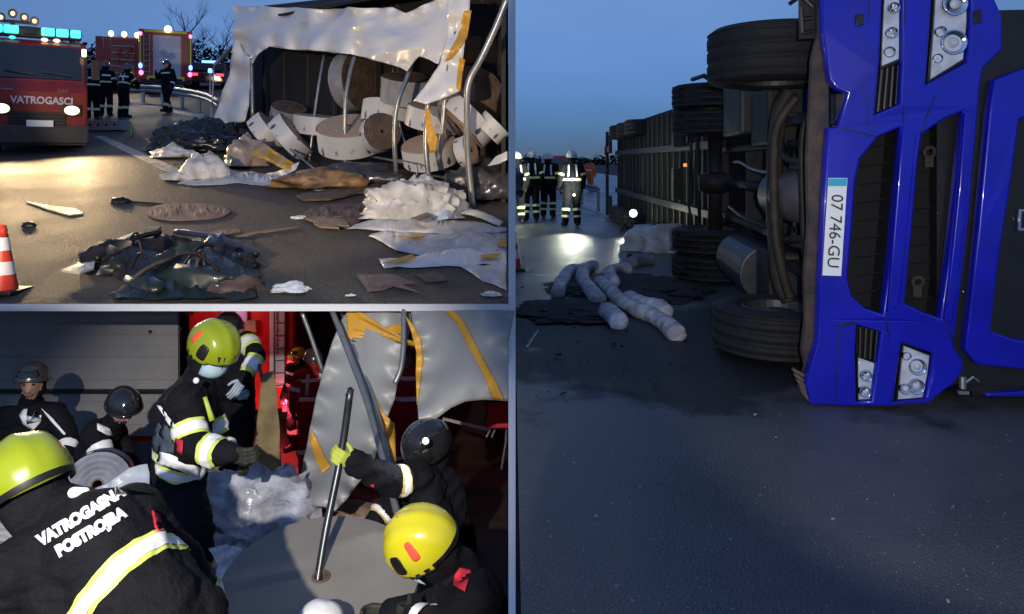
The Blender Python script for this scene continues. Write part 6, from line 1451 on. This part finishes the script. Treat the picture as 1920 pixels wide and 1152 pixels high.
t2_p = [(772, 581, 6.10), (965, 581, 5.80), (954, 640, 5.64), (953, 750, 5.25), (905, 748, 5.36), (872, 752, 5.40), (846, 764, 5.40), (820, 784, 5.38), (800, 798, 5.37), (786, 800, 5.37), (782, 740, 5.61), (790, 680, 5.82), (788, 640, 5.94), (776, 610, 6.03)]
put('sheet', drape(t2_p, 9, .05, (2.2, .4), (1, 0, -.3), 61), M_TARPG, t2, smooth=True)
for i, pl_ in enumerate(([(762, 590, 6.08), (774, 604, 6.00), (790, 632, 5.90), (794, 670, 5.77), (787, 730, 5.58), (782, 760, 5.47), (780, 700, 5.70), (782, 660, 5.84), (774, 625, 5.96)],
                         [(834, 581, 5.94), (850, 581, 5.92), (868, 600, 5.85), (900, 660, 5.59), (930, 715, 5.35), (944, 748, 5.21), (924, 746, 5.24), (908, 705, 5.41), (884, 660, 5.61), (856, 605, 5.85)])):
    put('orange_border', drape(pl_, 7, .05, (2.2, .4), (1, 0, -.3), 61, ref=t2_p, off=.025), M_ORANGE, t2, smooth=True)
# olive canvas, hoses, film
oc = debris('canvas_rag', 'olive brown canvas rag hanging from the thin bow', 'canvas', drape([(496, 698, 5.6), (514, 694, 5.6), (520, 720, 5.5), (532, 800, 5.4), (534, 860, 5.4), (520, 872, 5.3), (508, 866, 5.3), (478, 856, 5.3), (484, 800, 5.4), (490, 740, 5.5)], 8, .10, (5, .5), (1, 0, .1), 71), M_OLIVE, at(505, 870, 5.3), None, True)
GF = 'crumpled film in the yard'
def bheap(label, px, py, rad, seed, m_, sub=4, sc_=3.2, amp=.55): return debris('crumpled_film', label, 'film', heap(gB(px, py), rad, amp, seed, sub, sc_), m_, gB(px, py), GF)
M_FILMB = mat('bluish_clear_film', (.58, .62, .70), .16, color2=(.22, .21, .23), vscale=5, bump=.9, bscale=14, coat=.7)
bheap('large crumpled clear film heap right of the central firefighter', 470, 1010, (.42, .4, .36), 31, M_FILMB, 5)
bheap('brownish film heap behind the clear film near the red hoses', 440, 945, (.4, .35, .25), 32, mat('brown_tinted_film', (.42, .34, .28)), 4)
bheap('pale film scrap beside the boot of the central firefighter', 448, 1085, (.26, .2, .10), 33, mat('pale_blue_film', (.55, .6, .68), .25, var=.2, bump=.5, bscale=14, coat=.4))
bheap('bright film crumple at the far rim of the giant roll', 560, 1000, (.12, .1, .09), 34, mat('pale_blue_film', (.55, .6, .68)))
debris('torn_sheet', 'pale blue film stretched from the left crew towards the central firefighter', 'film', drape([(164, 918, 5.1), (210, 900, 5.0), (252, 870, 5.0), (284, 864, 4.95), (290, 930, 4.8), (284, 990, 4.7), (250, 960, 4.7), (210, 930, 4.8)], 9, .10, (2.2, 2.2), (1, 0, 1), 73), mat('pale_blue_film', (.55, .6, .68)), gB(250, 1000), GF)
debris('torn_sheet', 'pale film strip curling round the boot towards the giant roll', 'film', drape([(398, 1020, 4.35), (430, 1012, 4.4), (474, 1036, 4.35), (462, 1046, 4.3), (440, 1034, 4.3), (444, 1075, 4.2), (425, 1110, 4.15), (405, 1086, 4.2), (415, 1050, 4.25)], 8, .06, (2.2, 2.2), (1, 0, 1), 74), mat('pale_blue_film', (.55, .6, .68)), gB(430, 1110), GF)
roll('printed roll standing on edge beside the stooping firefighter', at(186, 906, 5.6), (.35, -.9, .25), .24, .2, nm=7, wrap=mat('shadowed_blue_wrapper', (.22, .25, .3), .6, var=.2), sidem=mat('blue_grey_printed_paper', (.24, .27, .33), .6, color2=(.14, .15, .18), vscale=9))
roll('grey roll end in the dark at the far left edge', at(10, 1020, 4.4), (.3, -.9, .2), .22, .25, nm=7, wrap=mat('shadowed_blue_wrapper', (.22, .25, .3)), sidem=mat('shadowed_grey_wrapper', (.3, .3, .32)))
GO = 'red hoses tangled on the yard floor'
for i, lb in enumerate(('orange red hose loop uppermost in the tangle', 'orange red hose loop lying across the tangle', 'lowest orange red hose strand in the tangle')):
    rnd = random.Random(90 + i); p0 = gB(478, 905); pts = []
    for k in range(9): pts.append(p0 + Vector((rnd.uniform(-.28, .28), rnd.uniform(-.2, .2), .04 + .05 * i + rnd.uniform(0, .2))))
    mb = MB(); mb.tube(curve(pts, 6), .016, 8); tag(mb.build('hose', M_ROPE, None, tuple(p0), smooth=True), lb, 'hose', GO)
mb = MB(); q0 = gB(515, 905); mb.box(q0 + Vector((0, 0, .1)), (.1, .08, .16)); mb.box(q0 + Vector((.14, .05, .1)), (.1, .08, .16))
for i, px in enumerate((503, 527)):
    p0 = gB(px, 905); tt = thing('marker_block', ('left', 'right')[i] + ' of two small red and white blocks beside the hoses', 'marker block', p0)
    m = MB(); m.box(p0 + Vector((0, 0, .07)), (.11, .09, .14)); m.build('block', M_RED, tt, bevel=.01)
    for z in (.04, .10): m = MB(); m.box(p0 + Vector((0, -.047, z)), (.10, .006, .03)); m.build('white_stripe', M_SILVER, tt)
debris('red_sheet', 'crumpled dark red sheet behind the giant roll', 'sheet', heap(gB(590, 985), (.55, .4, .12), .6, 41, 4, 3.6), mat('dark_red_plastic', (.16, .02, .015), .4, var=.4, bump=.5, bscale=14), gB(590, 985))
debris('cardboard_scraps', 'brown torn cardboard behind the rim of the giant roll', 'cardboard', heap(gB(660, 990), (.4, .25, .12), .6, 42, 4, 4), M_CARD, gB(660, 990))
debris('foam_lump', 'white rounded foam lump poking up at the bottom edge before the roll', 'foam', heap(at(600, 1166, 3.5), (.10, .1, .075), .1, 43, 4, soft=True), M_TARP, at(600, 1166, 3.5), None, True)
# stretcher and line at the right rear
st = thing('stretcher', 'red stretcher on a thin metal frame at the right edge of the yard', 'stretcher', fl(930, 9.0))
p = at(940, 778, 8.2); m = MB(); m.box(p, (.30, .7, .05)); m.build('mattress', M_REDPATCH, st, bevel=.015)
for (a, c_) in (((918, 800), (953, 800)), ((922, 800), (912, 820)), ((930, 800), (922, 820)), ((950, 800), (948, 830)), ((950, 820), (940, 880))): m = MB(); m.tube([at(a[0], a[1], 8.2), at(c_[0], c_[1], 8.2)], .012, 6); m.build('frame_tube', M_STEEL, st)
m = MB(); m.tube([at(832, 786, 9.2), at(916, 806, 8.4)], .02, 6); tag(m.build('white_rail', mat('white_rail_paint', (.7, .68, .66), .5), None, tuple(at(832, 786, 9.2))), 'thin white rail leading to the red stretcher', 'rail')

# ------------------------------------------------------------------ loose grit and splinters on the roads
def grit(name, label, n_, gfn, xr, yr, size, m, seed):
    rnd = random.Random(seed); mb = MB()
    for i in range(n_):
        p = gfn(rnd.uniform(*xr), rnd.uniform(*yr)); r = size * rnd.uniform(.4, 1.4) * (3 if rnd.random() < .04 else 1)
        vs = [p + Vector((rnd.uniform(-r, r), rnd.uniform(-r, r), .002 + rnd.uniform(0, r))) for _ in range(4)]
        mb.add(vs, [(0, 1, 2), (0, 1, 3), (0, 2, 3), (1, 2, 3)])
    o = mb.build(name, m); o['kind'] = 'stuff'; o['label'] = label; return o
grit('road_grit', 'pale grit and glass crumbs scattered on the level road', 900, gC, (975, 1915), (775, 1150), .0035, mat('pale_grit', (.42, .42, .42), .4, var=.4, vscale=30), 1)
grit('dark_crumbs', 'dark crumbs of absorbent around the white socks', 700, gC, (975, 1340), (480, 760), .010, M_SOIL, 2)
grit('debris_crumbs', 'small paper and plastic crumbs strewn over the climbing road', 420, gA, (210, 945), (340, 565), .010, mat('pale_brown_crumbs', (.34, .28, .22), .7, var=.5, vscale=20), 3)
grit('yard_crumbs', 'shredded packing strewn over the yard floor', 500, gB, (380, 760), (900, 1010), .018, mat('red_brown_shreds', (.28, .12, .07), .7, var=.5, vscale=20), 4)
